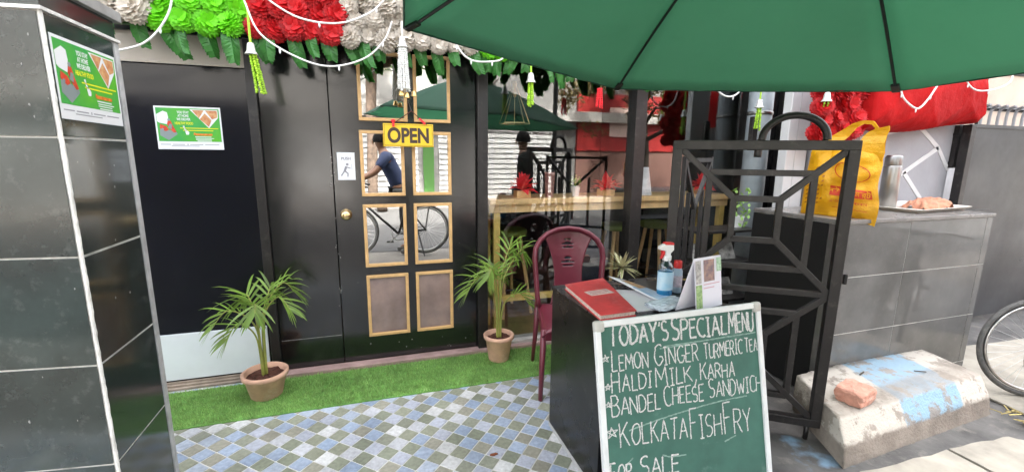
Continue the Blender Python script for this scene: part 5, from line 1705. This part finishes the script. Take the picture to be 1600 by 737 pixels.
for i in range(NU + 1):
    for j in range(NV + 1):
        u, v = i / NU * 2 - 1, j / NV * 2 - 1
        ed = 1 + 0.10 * math.sin(math.atan2(v, u) * 5 + 1) + 0.06 * math.sin(math.atan2(v, u) * 11)
        rr = max(0, 1 - ((abs(u) / ed) ** 2.6 + (abs(v) / ed) ** 2.6))
        z = rr ** 0.40 * (0.040 + 0.034 * math.exp(-((u - .45) ** 2) * 5) + 0.016 * math.exp(-((u + .5) ** 2) * 6))
        z += rr ** .3 * (sum(h_ * ridge(a_ * u + b_ * v + c_) for a_, b_, c_, h_ in waves) - 0.012)
        p_ = Matrix.Translation((3.64, 2.01, 1.0695)) @ Matrix.Rotation(R(6), 4, 'Z') @ Vector((u * .155, v * .10, max(0, z)))
        g.v.append(tuple(p_))
for i in range(NU):
    for j in range(NV):
        q_ = i * (NV + 1) + j
        g.f.append((q_, q_ + NV + 1, q_ + NV + 2, q_ + 1))
tag(g.build('folded_cloth', M('peach_cloth', (0.50, 0.23, 0.14), 0.9, nz=(18, 0.35), bump=(60, 0.25)), None, True, org=(3.64, 2.01, 1.0695)), 'crumpled peach coloured cloth lying on the tray', 'cloth')
tag(MB().tube([(0.475 + .010 * k, 1.80 + .004 * math.sin(k * 3), .004) for k in range(5)], [.003, .006, .007, .006, .002], 8).build('dead_leaf', M('brown_leaf', (0.16, 0.05, 0.02), 0.9), None, True, org=(0.495, 1.80, 0.002)), 'tiny dry brown leaf on the floor tiles', 'leaf')

# ------------------------------------------------------------------ inside the window: bar, stools, table things
bar = thing('bar_counter', (1.9, 3.2, 0), 'pale wooden bar counter inside along the shop window', 'bar counter')
MB().box(0.80, 2.93, 3.030, 3.42, 1.045, 1.085).build('bar_top', m_bwood, bar, bev=0.004)
MB().box(0.80, 2.93, 3.055, 3.085, 0.985, 1.044).build('bar_apron', m_bwood, bar)
m_yw = M('yellow_wood', (0.75, 0.52, 0.15), 0.45, nz=(8, 0.25))
for x in (0.835, 2.86):
    MB().box(x, x + 0.05, 3.06, 3.11, 0.013, 1.044).build('leg', m_yw, bar, bev=0.003)
    MB().box(x, x + 0.05, 3.34, 3.39, 0.013, 1.044).build('leg', m_yw, bar, bev=0.003)
MB().box(0.886, 2.859, 3.065, 3.105, 0.30, 0.345).build('foot_rail', m_yw, bar, bev=0.002)
MB().box(0.838, 0.882, 3.111, 3.339, 0.30, 0.345).build('side_rail', m_yw, bar)
MB().box(1.52, 1.93, 3.44, 3.46, 0.10, 1.02).build('navy_board', M('navy_board', (0.012, 0.025, 0.045), 0.6), bar)
def stool(x, y, rz, lab, col_):
    t = thing('bar_stool', (0, 0, 0), lab, 'stool', 'bar stools inside the window')
    MB().lathe([(0.0, 0.715), (0.15, 0.715), (0.165, 0.73), (0.165, 0.755), (0.15, 0.768), (0.0, 0.772)], (0, 0, 0), 26, cap=False).build('seat', col_, t, True)
    for k in range(4):
        a = R(45 + 90 * k)
        MB().tube([(0.10 * math.cos(a), 0.10 * math.sin(a), 0.715), (0.215 * math.cos(a), 0.215 * math.sin(a), 0.012)], [0.019, 0.014], 8).build('leg', m_bwood, t)
    MB().tube([(0.175 * math.cos(a_), 0.175 * math.sin(a_), 0.26) for a_ in [2 * math.pi * k / 20 for k in range(20)]], 0.008, 6, closed=True).build('foot_ring', m_blkm, t)
    t.location = (x, y, 0.002); t.rotation_euler = (0, 0, rz)
m_gs = M('olive_seat', (0.20, 0.27, 0.05), 0.5)
stool(1.12, 3.62, 0.3, 'wooden legged stool behind the palm nearest the entrance door', m_gs)
stool(2.20, 3.64, 0.1, 'green seated wooden stool under the bar left of the gate', m_gs)
stool(2.66, 3.66, 0.5, 'green seated wooden stool under the right end of the bar', m_gs)
def red_flower(x, lab, seed):
    t = thing('red_flower_pot', (x, 3.16, 1.085), lab, 'flower pot', 'red paper flowers on the bar')
    MB().box(x - .055, x + .055, 3.11, 3.21, 1.0855, 1.135).build('wooden_box', m_bwood, t, bev=0.003)
    g = MB(); r_ = random.Random(seed)
    for k in range(60):
        a = r_.uniform(0, 6.28); el = r_.uniform(0.0, 1.5); L_ = r_.uniform(.09, .15)
        d = Vector((math.cos(a) * math.cos(el), math.sin(a) * math.cos(el), math.sin(el)))
        sd_ = d.cross(Vector((0, 0, 1))).normalized(); b0 = Vector((x, 3.16, 1.14)); w_ = r_.uniform(.022, .036)
        k_ = len(g.v)
        mid = b0 + d * L_ * .55; tip = b0 + d * L_ + Vector((0, 0, -.02 * (1.5 - el)))
        up_ = sd_.cross(d) * .008
        g.v += [tuple(b0), tuple(mid + sd_ * w_ + up_), tuple(tip), tuple(mid - sd_ * w_ + up_), tuple(mid)]
        g.f += [(k_, k_ + 1, k_ + 4), (k_ + 1, k_ + 2, k_ + 4), (k_ + 2, k_ + 3, k_ + 4), (k_ + 3, k_, k_ + 4)]
    g.build('petals', m_redp, t)
red_flower(1.085, 'red paper flower in a wooden box at the left of the bar', 1)
red_flower(1.800, 'red paper flower in a wooden box by the window mullion', 2)
red_flower(2.74, 'red paper flower seen through the gate bars on the bar', 3)
def mini_plant(x, lab, seed):
    t = thing('mini_plant', (x, 3.15, 1.085), lab, 'small plant', 'small white potted plants on the bar')
    MB().lathe([(0.026, .0006), (0.036, 0.075), (0.038, 0.08), (0.032, 0.078), (0.030, 0.07)], (x, 3.15, 1.085), 20, cap=False).build('pot', m_whitep, t, True)
    g = MB(); r_ = random.Random(seed)
    for k in range(90):
        d = Vector((r_.gauss(0, 1), r_.gauss(0, 1), r_.gauss(.3, .8))).normalized()
        c_ = Vector((x, 3.15, 1.195)) + d * .05 * r_.uniform(.5, 1.1); s_ = r_.uniform(.008, .014)
        u_ = d.orthogonal().normalized() * s_; w_ = d.cross(u_)
        g.add([c_ - u_, c_ + w_ * .6, c_ + u_ * 1.3, c_ - w_ * .6], [(0, 1, 2, 3)])
    g.tube([(x, 3.15, 1.15), (x, 3.15, 1.2)], .006, 6)
    g.build('foliage', m_leaf, t)
mini_plant(1.525, 'small bushy plant in a white pot between the red flowers', 1)
mini_plant(2.47, 'small plant in a white pot behind the gate top corner', 2)
t = thing('maroon_tumbler', (1.30, 3.14, 1.085), 'tall maroon patterned tumbler beside the left red flower', 'tumbler')
MB().lathe([(0.032, .0006), (0.040, .17), (0.041, .19), (0.037, .19), (0.034, .05)], (1.30, 3.14, 1.085), 24, cap=False).build('cup', M('maroon_pattern', (0.16, 0.02, 0.03), 0.3, nz=(40, 0.8), c2=(0.45, 0.28, 0.22)), t, True)
MB().lathe([(0.0415, .19), (0.0425, .20), (0.02, .206), (0, .206)], (1.30, 3.14, 1.085), 24, cap=False).build('lid', m_blkm, t, True)
t = thing('tent_card', (2.13, 3.13, 1.085), 'white framed tent card standing on the bar right of the mullion', 'card holder')
for s in (-1, 1):
    MB().poly([(-.052, 0), (.052, 0), (.035, .225), (-.035, .225)], (2.13, 3.13 + s * .038, 1.0862), (1, 0, 0), (0, -s * .16, 1), .004).build('card_panel', M('card_frame', (0.62, 0.66, 0.68), 0.35, nz=(12, 0.3)), t)
MB().poly([(-.036, .02), (.036, .02), (.026, .205), (-.026, .205)], (2.13, 3.13 - .0395, 1.0862), (1, 0, 0), (0, .16, 1), -.003).build('card_print', M('card_print', (0.10, 0.13, 0.14), 0.4, nz=(30, 0.7), c2=(0.4, 0.42, 0.42)), t)
t = thing('wire_pendant', (1.08, 3.35, 1.95), 'geometric wire pendant lamp hanging inside the window', 'pendant lamp')
g = MB()
cx_, cy_ = 1.08, 3.35
pen = [Vector((cx_ + .125 * math.cos(2 * math.pi * k / 5), cy_ + .125 * math.sin(2 * math.pi * k / 5), 1.64)) for k in range(5)]
top = Vector((cx_, cy_, 1.95))
for k in range(5):
    g.bar(pen[k], pen[(k + 1) % 5], .006); g.bar(pen[k], top, .006)
g.build('wire_frame', M('gold_wire', (0.62, 0.45, 0.25), 0.35, 0.8), t)
MB().tube([(cx_, cy_, 1.95), (cx_, cy_, 2.70)], .004, 6).build('cord', m_blkm, t)
MB().lathe([(0.014, 1.95), (0.017, 1.94), (0.017, 1.86), (0.012, 1.84), (0.0, 1.83)], (cx_, cy_, 0), 14, cap=False).build('lamp_socket', m_bwood, t, True)
# small things between the gate and the pipe
t = thing('plant_rack', (2.45, 2.60, 0), 'low black two shelf rack with pale cards behind the gate', 'rack')
for z in (0.34, 0.62, 0.86):
    MB().box(2.18, 2.72, 2.50, 2.74, z, z + 0.018).build('shelf', m_blkm, t, bev=0.002)
g = MB()
for x in (2.185, 2.715):
    for y in (2.505, 2.735): g.bar((x, y, 0), (x, y, 0.88), 0.018)
g.build('rack_posts', m_blkm, t)
for k, (x, z) in enumerate(((2.30, .638), (2.55, .638), (2.28, .358), (2.56, .358))):
    tt = thing('pale_card', (x, 2.58, z), ('pale marbled card on the upper rack shelf at left', 'pale marbled card on the upper rack shelf at right', 'pale marbled card on the lower rack shelf at left', 'pale marbled card on the lower rack shelf at right')[k], 'card', 'pale cards on the rack')
    MB().poly(rect(-.07, 0, .07, .12), (x, 2.60, z + .0015), (1, 0, 0), (0, .5, 1), .006).build('card_face', M('marble_card', (0.60, 0.58, 0.54), 0.5, nz=(22, 0.7), c2=(0.06, 0.06, 0.06)), tt)
t = thing('vine_plant', (2.66, 2.62, 0.88), 'trailing light green vine in a small pot beside the drain pipe', 'plant')
MB().lathe([(0.035, 0.0005), (0.048, 0.08), (0.05, 0.085), (0.04, 0.083)], (2.62, 2.62, 0.878), 18, cap=False).build('pot', m_whitep, t, True)
g = MB(); r_ = random.Random(2)
for k in range(70):
    a = r_.uniform(0, 6.28); h_ = r_.uniform(-.12, .20)
    c_ = Vector((2.62 + math.cos(a) * r_.uniform(.02, .075), 2.60 + math.sin(a) * r_.uniform(.02, .075), .97 + h_))
    d = Vector((r_.gauss(0, 1), r_.gauss(0, 1), r_.gauss(0, 1))).normalized(); u_ = d.orthogonal().normalized() * .022; w_ = d.cross(u_) * .5
    g.add([c_ - u_, c_ + w_, c_ + u_, c_ - w_], [(0, 1, 2, 3)])
g.build('foliage', M('light_leaf', (0.26, 0.45, 0.10), 0.5, isl=0.3, trans=(0.3, (0.3, 0.5, 0.1))), t)

# ------------------------------------------------------------------ bicycles
def wheel(parent, c, r=0.335, seed=0, guard=False):
    w = MB()
    P_ = [(c[0] + r * math.cos(2 * math.pi * k / 56), c[1], c[2] + r * math.sin(2 * math.pi * k / 56)) for k in range(56)]
    rm = [(c[0] + (r - .030) * math.cos(2 * math.pi * k / 56), c[1], c[2] + (r - .030) * math.sin(2 * math.pi * k / 56)) for k in range(56)]
    wo = MB().tube([(c[0], c[1] - .045, c[2]), (c[0], c[1] + .045, c[2])], .018, 10).build('wheel', m_chrome, parent, True)
    MB().tube(P_, .0170, 10, closed=True).build('tyre', m_rub, wo, True)
    MB().tube(rm, .0125, 8, closed=True, flat=(1.1, .8)).build('rim', m_chrome, wo, True)
    g = MB()
    for k in range(32):
        a = 2 * math.pi * k / 32; a2 = a + (0.5 if k % 2 else -0.5)
        s = .022 if (k // 2) % 2 else -.022
        g.tube([(c[0] + .016 * math.cos(a2), c[1] + s, c[2] + .016 * math.sin(a2)), (c[0] + (r - .036) * math.cos(a), c[1], c[2] + (r - .036) * math.sin(a))], .0013, 4)
    g.build('spokes', m_chrome, wo)
    if guard:
        gd_ = [(c[0] + (r + .028) * math.cos(a), c[1], c[2] + (r + .028) * math.sin(a)) for a in [R(20 + 8 * k) for k in range(19)]]
        MB().tube(gd_, .022, 8, flat=(1.2, .25)).build('mudguard', m_blkm, parent, True)
def bicycle(lab):
    """Upright roadster pointing towards -x, wheels in the xz plane."""
    t = thing('bicycle', (0, 0, 0), lab, 'bicycle', 'old bicycles on the street')
    wheel(t, (-.53, 0, .355)); wheel(t, (.53, 0, .355))
    g = MB()
    bb, hd, hb, seat = (.08, 0, .30), (-.36, 0, .86), (-.39, 0, .74), (.235, 0, .84)
    g.tube([bb, (-.385, 0, .76)], .017, 10); g.tube([(.215, 0, .80), (-.365, 0, .84)], .016, 10); g.tube([bb, seat], .016, 10); g.tube([(-.352, 0, .90), (-.395, 0, .72)], .020, 10)
    for s in (-1, 1):
        g.tube([bb, (.53, s * .055, .355)], .010, 8); g.tube([(.21, 0, .79), (.53, s * .055, .355)], .009, 8)
    g.build('frame', m_blkm, t, True)
    g = MB()
    for s in (-1, 1): g.tube(bez([(-.395, s * .02, .72), (-.44, s * .055, .60), (-.53, s * .055, .355)], 6), .011, 8)
    g.build('fork', m_blkm, t, True)
    MB().tube(bez([(-.20, -.30, .98), (-.33, -.28, 1.00), (-.40, -.12, 1.02), (-.345, 0, 1.0), (-.40, .12, 1.02), (-.33, .28, 1.00), (-.20, .30, .98)], 6), .0115, 8).build('handlebar', m_chrome, t, True)
    MB().tube([(-.352, 0, .90), (-.343, 0, 1.0)], .012, 8).build('stem', m_chrome, t)
    for s in (-1, 1): MB().tube([(-.20, s * .30, .98), (-.30, s * .287, .995)], .017, 10).build('grip', m_rub, t, True)
    MB().poly([(-.13, .02), (-.10, -.02), (.02, -.035), (.10, -.095), (.16, -.08), (.17, 0), (.16, .08), (.10, .095), (.02, .035), (-.10, .02)], (.23, 0, .885), (1, 0, 0), (0, 1, 0), .05).build('saddle', m_rub, t, bev=0.015)
    MB().tube([(.235, 0, .84), (.245, 0, .89)], .012, 8).build('seat_post', m_chrome, t)
    MB().tube([(.08 + .095 * math.cos(2 * math.pi * k / 30), -.04, .30 + .095 * math.sin(2 * math.pi * k / 30)) for k in range(30)], .006, 6, closed=True).build('chain_ring', m_chrome, t)
    g = MB(); g.bar((.08, -.04, .395), (.53, -.04, .385), .008); g.bar((.08, -.04, .205), (.53, -.04, .32), .008); g.build('chain', m_blkm, t)
    for s in (-1, 1):
        ck = MB(); ck.bar((.08, s * .065, .30), (.08 + s * .12, s * .075, .30 + s * .12), .014); o = ck.build('crank', m_chrome, t)
        MB().box(.08 + s * .12 - .045, .08 + s * .12 + .045, s * .075 - .005 if s > 0 else s * .075 - .085, s * .075 + .085 if s > 0 else s * .075 + .005, .30 + s * .12 - .012, .30 + s * .12 + .012).build('pedal', m_rub, o, bev=0.004)
    g = MB()
    g.bar((.28, -.05, .76), (.72, -.05, .76), .010); g.bar((.28, .05, .76), (.72, .05, .76), .010)
    for x in (.35, .5, .70): g.bar((x, -.06, .765), (x, .06, .765), .010)
    for s in (-1, 1): g.bar((.53, s * .06, .36), (.60, s * .06, .755), .009)
    g.build('carrier', m_blkm, t)
    MB().tube([(.42, .07, .34), (.50, .16, 0.0)], .010, 6).build('kickstand', m_blkm, t)
    return t
b1 = bicycle('old bicycle with a dusty grey front tyre beside the kerb end')
b2 = copy_tree(b1)
b3 = copy_tree(b1)
b1.location = (4.10, 1.13, 0.0); b1.rotation_euler = (R(-3), 0, R(-30)); b1.scale = (.87, .87, .87)
b2['label'] = 'second bicycle nearer the camera, only its front tyre at the frame edge'
b2.location = (4.157, 0.964, 0.0); b2.rotation_euler = (R(-3), 0, R(-28)); b2.scale = (.87, .87, .87)
b3['label'] = 'black bicycle held by a person, mirrored in the door panes'
b3.location = (0.20, -0.42, 0.0); b3.rotation_euler = (0, 0, R(3))

# ------------------------------------------------------------------ people (they stand behind the camera and show as reflections)
def skin_mesh(name, verts, edges, rads, mat, parent, sub=2, root=0):
    me = bpy.data.meshes.new(name)
    me.from_pydata(verts, edges, [])
    o = bpy.data.objects.new(name, me); col.objects.link(o); o.parent = parent
    me.materials.append(mat)
    md = o.modifiers.new('skin', 'SKIN'); md.use_smooth_shade = True
    lay = me.skin_vertices[0].data
    for i, r_ in enumerate(rads):
        rr = r_ if isinstance(r_, tuple) else (r_, r_)
        lay[i].radius = rr
        lay[i].use_root = (i == root)
    s_ = o.modifiers.new('sub', 'SUBSURF'); s_.levels = s_.render_levels = sub
    return o
def person(lab, loc, rz, J, shirt, pants, hairc, hair_long=False):
    """J: joint positions facing -y; one continuous body, clothes as children."""
    t = thing('person', (0, 0, 0), lab, 'person')
    m_skin = M('skin_tone', (0.22, 0.11, 0.065), 0.5)
    V_, E_, Rr, ix = [], [], [], {}
    def v(n_, r_, par=None):
        ix[n_] = len(V_); V_.append(J[n_]); Rr.append(r_)
        if par: E_.append((ix[par], ix[n_]))
    v('pelvis', (.13, .10)); v('waist', (.125, .095), 'pelvis'); v('chest', (.15, .11), 'waist'); v('collar', (.09, .075), 'chest'); v('neck', .052, 'collar'); v('skull', .085, 'neck'); v('crown', .070, 'skull')
    for s in 'LR':
        v('sh' + s, .055, 'collar'); v('el' + s, .042, 'sh' + s); v('wr' + s, .030, 'el' + s); v('pa' + s, (.038, .022), 'wr' + s)
        for f_ in range(5):
            d = Vector(J['pa' + s]) - Vector(J['wr' + s]); d.normalize()
            sd_ = d.cross(Vector((0, 0, 1))).normalized()
            off = (f_ - 1.5) * .021 if f_ < 4 else -.05
            ln_ = (.062, .074, .070, .054, .035)[f_]
            p_ = Vector(J['pa' + s]) + d * (.03 if f_ < 4 else -.02) + sd_ * off
            J['f%d' % f_ + s] = tuple(p_); J['g%d' % f_ + s] = tuple(p_ + d * ln_ + Vector((0, 0, -.02)))
            v('f%d' % f_ + s, .009, 'pa' + s); v('g%d' % f_ + s, .008, 'f%d' % f_ + s)
        v('hip' + s, .095, 'pelvis'); v('kn' + s, .058, 'hip' + s); v('an' + s, .038, 'kn' + s); v('to' + s, (.040, .028), 'an' + s)
    body = skin_mesh('body', V_, E_, Rr, m_skin, t)
    def cloth(name, names, add, mat):
        vs_ = [J[n_] for n_, _ in names]; mp = {n_: i for i, (n_, _) in enumerate(names)}
        ed = [(mp[a], mp[b_]) for a, b_ in add]
        skin_mesh(name, vs_, ed, [r_ for _, r_ in names], mat, t)
    for s in 'LR':
        J['mid' + s] = tuple(Vector(J['sh' + s]).lerp(Vector(J['el' + s]), .75)); J['lo' + s] = tuple(Vector(J['kn' + s]).lerp(Vector(J['an' + s]), .9))
    cloth('shirt', [('pelvis', (.172, .142)), ('waist', (.155, .125)), ('chest', (.168, .128)), ('collar', (.105, .09)), ('shL', .072), ('midL', .062), ('shR', .072), ('midR', .062)],
          [('pelvis', 'waist'), ('waist', 'chest'), ('chest', 'collar'), ('collar', 'shL'), ('shL', 'midL'), ('collar', 'shR'), ('shR', 'midR')], shirt)
    cloth('trousers', [('pelvis', (.165, .135)), ('hipL', .112), ('knL', .076), ('loL', .066), ('hipR', .112), ('knR', .076), ('loR', .066)],
          [('pelvis', 'hipL'), ('hipL', 'knL'), ('knL', 'loL'), ('pelvis', 'hipR'), ('hipR', 'knR'), ('knR', 'loR')], pants)
    sk = Vector(J['skull']).lerp(Vector(J['crown']), .55); fw_ = Vector(J['face'])
    g = MB()
    for i in range(9):
        for j in range(20):
            th = i / 8 * math.pi * .60; ph = 2 * math.pi * j / 20
            d = Vector((math.sin(th) * math.cos(ph), math.sin(th) * math.sin(ph), math.cos(th)))
            tilt = d.dot(fw_)
            rr = .112 if tilt < .45 else .098
            g.v.append(tuple(sk + Vector((d.x * rr * .9, d.y * rr, d.z * rr * 1.1 + .005))))
    for i in range(8):
        for j in range(20):
            g.f.append((i * 20 + j, (i + 1) * 20 + j, (i + 1) * 20 + (j + 1) % 20, i * 20 + (j + 1) % 20))
    g.build('hair', hairc, t, True)
    fc_ = Vector(J['skull']) + fw_ * .088 + Vector((0, 0, .01)); sd_ = fw_.cross(Vector((0, 0, 1)))
    g = MB(); g.poly([(-.012, -.018), (.012, -.018), (.004, .03), (-.004, .03)], fc_ - fw_ * .01, sd_, (0, 0, 1), -.028); g.build('nose', m_skin, t, bev=0.004)
    g = MB()
    for s in (-1, 1): g.lathe([(.003, -.008), (.010, 0), (.003, .008)], fc_ + sd_ * s * .034 + Vector((0, 0, .03)) - fw_ * .004, 8)
    g.build('eyes', m_ink, t)
    MB().poly(disc(10, .022, 0, 0, .006), fc_ + Vector((0, 0, -.045)), sd_, (0, 0, 1), -.006).build('mouth', M('lips', (0.25, 0.07, 0.06), 0.5), t)
    for s in 'LR':
        a_ = Vector(J['an' + s]); to = Vector(J['to' + s]); d = (to - a_); d.z = 0; d.normalize()
        g = MB(); g.bar(a_ - d * .05 + Vector((0, 0, -a_.z + .03)), a_ + d * .19 + Vector((0, 0, -a_.z + .028)), .09, .055); g.build('shoe', m_rub, t, bev=0.02)
    t.location = loc; t.rotation_euler = (0, 0, rz)
    return t
m_blue = M('navy_shirt', (0.022, 0.035, 0.09), 0.8, nz=(4, 0.3))
m_trs = M('black_trousers', (0.012, 0.012, 0.013), 0.8)
m_hair = M('black_hair', (0.004, 0.0035, 0.003), 0.8, spec=0.2)
# person holding the bicycle: faces -x (built facing -y then turned)
J = dict(pelvis=(0, 0, .92), waist=(0, -.05, 1.05), chest=(0, -.14, 1.24), collar=(0, -.20, 1.38), neck=(0, -.23, 1.46), skull=(0, -.26, 1.55), crown=(0, -.26, 1.63), face=(0, -1, 0),
         shL=(.18, -.19, 1.36), elL=(.25, -.34, 1.16), wrL=(.22, -.52, 1.07), paL=(.21, -.58, 1.05), shR=(-.18, -.19, 1.36), elR=(-.25, -.34, 1.16), wrR=(-.22, -.52, 1.07), paR=(-.21, -.58, 1.05),
         hipL=(.09, 0, .86), knL=(.11, -.05, .48), anL=(.12, .02, .09), toL=(.12, -.12, .035), hipR=(-.09, 0, .86), knR=(-.11, .0, .48), anR=(-.13, .06, .09), toR=(-.13, -.08, .035))
person('person in navy shirt and black trousers holding a bicycle, mirrored in the door', (0.43, -0.62, 0), R(-90), J, m_blue, m_trs, m_hair)
J = dict(pelvis=(0, 0, .90), waist=(0, 0, 1.05), chest=(0, .01, 1.25), collar=(0, .0, 1.39), neck=(0, -.02, 1.47), skull=(0, -.035, 1.57), crown=(0, -.03, 1.65), face=(0, -1, 0),
         shL=(.18, 0, 1.37), elL=(.25, .03, 1.10), wrL=(.24, -.08, .86), paL=(.24, -.11, .80), shR=(-.18, 0, 1.37), elR=(-.25, .03, 1.10), wrR=(-.24, -.08, .86), paR=(-.24, -.11, .80),
         hipL=(.09, 0, .85), knL=(.10, -.02, .48), anL=(.10, .02, .09), toL=(.10, -.12, .035), hipR=(-.09, 0, .85), knR=(-.10, -.02, .48), anR=(-.10, .02, .09), toR=(-.10, -.12, .035))
person('person in dark clothes standing beside the camera, mirrored in the shop window', (2.12, -0.15, 0), R(-80), J, M('dark_shirt', (0.008, 0.010, 0.008), 0.9), m_trs, m_hair)

# ------------------------------------------------------------------ the other side of the street (seen as reflections)
op = thing('shuttered_building', (1.5, -7.2, 0), 'pale building with white roller shutters across the street', 'building')
YF = -7.0
MB().box(-14, 14, -11, YF, 0, 4.6).build('wall', M('weathered_wall', (0.22, 0.215, 0.205), 0.9, nz=(0.8, 0.35)), op)
m_sh = M('white_shutter', (0.50, 0.50, 0.49), 0.5, nz=(2, 0.1))
for x0, x1 in ((-5.6, -2.6), (-1.9, 1.35), (1.95, 2.75), (3.05, 5.45)):
    g = MB()
    z = 0.1
    while z < 2.3:
        g.box(x0, x1, YF + 0.01, YF + 0.07, z, z + 0.105)
        g.box(x0, x1, YF + 0.01, YF + 0.022, z + 0.105, z + 0.15)
        z += 0.15
    g.build('shutter', m_sh, op)
MB().box(1.50, 1.80, YF + 0.01, YF + 0.04, 0.1, 2.4).build('door', M('lime_door', (0.05, 0.14, 0.03), 0.5), op)
MB().box(-14, 14, YF + 0.001, YF + 0.35, 2.42, 2.72).build('lintel', M('pale_lintel', (0.42, 0.40, 0.37), 0.85, nz=(2, 0.2)), op)
MB().box(6.2, 14, YF + 0.01, YF + 0.12, 1.55, 3.3).build('red_hoarding', M('red_hoarding', (0.30, 0.010, 0.008), 0.6, nz=(1.5, 0.3)), op)
MB().box(6.2, 14, YF + 0.01, YF + 0.08, 0.1, 1.54).build('salmon_wall', M('salmon_wall', (0.17, 0.085, 0.065), 0.8, nz=(1.2, 0.3)), op)
for x in (7.3, 9.6, 11.6):
    MB().box(x, x + 1.0, YF + 0.121, YF + 0.16, 2.0, 2.9).build('window', M('pale_window', (0.62, 0.45, 0.40), 0.5), op)
tag(MB().box(-14, 14, YF, -6.2, -0.02, 0.12).build('far_pavement', M('far_pavement', (0.26, 0.22, 0.19), 0.9, nz=(2, 0.3))), kind='structure')
def tree(name, x, y, h, cr, mat, lab, seed, n_=2600):
    t = thing(name, (x, y, 0), lab, 'tree', 'trees across the street')
    r_ = random.Random(seed)
    tr_ = MB().tube(bez([(x, y, 0), (x + .1, y, h * .35), (x - .08, y + .05, h * .7), (x, y, h)], 6), [0.14 * (1 - .6 * k / 18) for k in range(19)], 8)
    for k in range(7):
        a = k * 2.4; z0 = h * r_.uniform(.45, .9)
        tr_.tube([(x, y, z0), (x + cr * .4 * math.cos(a), y + cr * .4 * math.sin(a), z0 + .4), (x + cr * .8 * math.cos(a), y + cr * .8 * math.sin(a), z0 + .5 + r_.uniform(-.2, .4))], [.06, .04, .015], 6)
    tr_.build('trunk', M('bark', (0.05, 0.04, 0.03), 0.95), t, True)
    g = MB()
    cl_ = [(Vector((x, y, h)) + Vector((r_.gauss(0, cr * .45), r_.gauss(0, cr * .35), r_.gauss(0, cr * .28))), r_.uniform(.25, .5) * cr * .6) for _ in range(26)]
    for k in range(n_):
        c_, rr = r_.choice(cl_)
        d = Vector((r_.gauss(0, 1), r_.gauss(0, 1), r_.gauss(0, 1))).normalized()
        p_ = c_ + d * rr * r_.random() ** .4; u_ = Vector((r_.gauss(0, 1), r_.gauss(0, 1), r_.gauss(-.4, .6))).normalized() * .11; w_ = u_.cross(d).normalized() * .035
        g.add([p_ - u_, p_ + w_, p_ + u_, p_ - w_], [(0, 1, 2, 3)])
    g.build('crown', mat, t)
m_tl = M('tree_leaf', (0.045, 0.09, 0.025), 0.6, isl=0.5, trans=(0.3, (0.1, 0.2, 0.04)))
tree('street_tree', 2.3, -5.2, 4.3, 1.3, m_tl, 'leafy green street tree across the road facing the door', 31)
tree('street_tree', 7.6, -5.4, 3.7, 2.0, M('dry_leaf', (0.13, 0.10, 0.035), 0.7, isl=0.5, trans=(0.3, (0.2, 0.15, 0.05))), 'brownish spreading tree across the road before the red hoarding', 32, 3600)
t = thing('palm_tree', (0.10, -5.6, 0), 'palm tree with drooping dry fronds across the road', 'tree', 'trees across the street')
MB().tube(bez([(0.10, -5.6, 0), (0.16, -5.6, 2), (0.30, -5.6, 4.4)], 8), .13, 10).build('trunk', M('palm_bark', (0.10, 0.07, 0.05), 0.95, nz=(9, 0.5)), t, True)
g = MB(); r_ = random.Random(6)
for k in range(34):
    a = k * 2.4; L_ = r_.uniform(.8, 1.15); el = r_.uniform(-.9, 1.0)
    d = Vector((math.cos(a) * math.cos(el), math.sin(a) * math.cos(el), math.sin(el)))
    for q_ in range(16):
        b_ = a + (q_ - 8) * .09
        e = Vector((0.30, -5.6, 4.4)) + d * L_ * .45
        dd = Vector((math.cos(b_) * math.cos(el), math.sin(b_) * math.cos(el), math.sin(el) - .35)).normalized()
        s_ = dd.cross(Vector((0, 0, 1))).normalized() * .018
        p1, p2 = e + dd * L_ * .3, e + dd * L_ * .6 + Vector((0, 0, -.18))
        g.add([e, p1 + s_, p2, p1 - s_], [(0, 1, 2, 3)])
    g.tube([(0.30, -5.6, 4.4), tuple(Vector((0.30, -5.6, 4.4)) + d * L_ * .45)], .015, 4)
g.build('crown', M('palm_frond', (0.12, 0.13, 0.05), 0.7, isl=0.5, trans=(0.3, (0.2, 0.2, 0.06))), t)
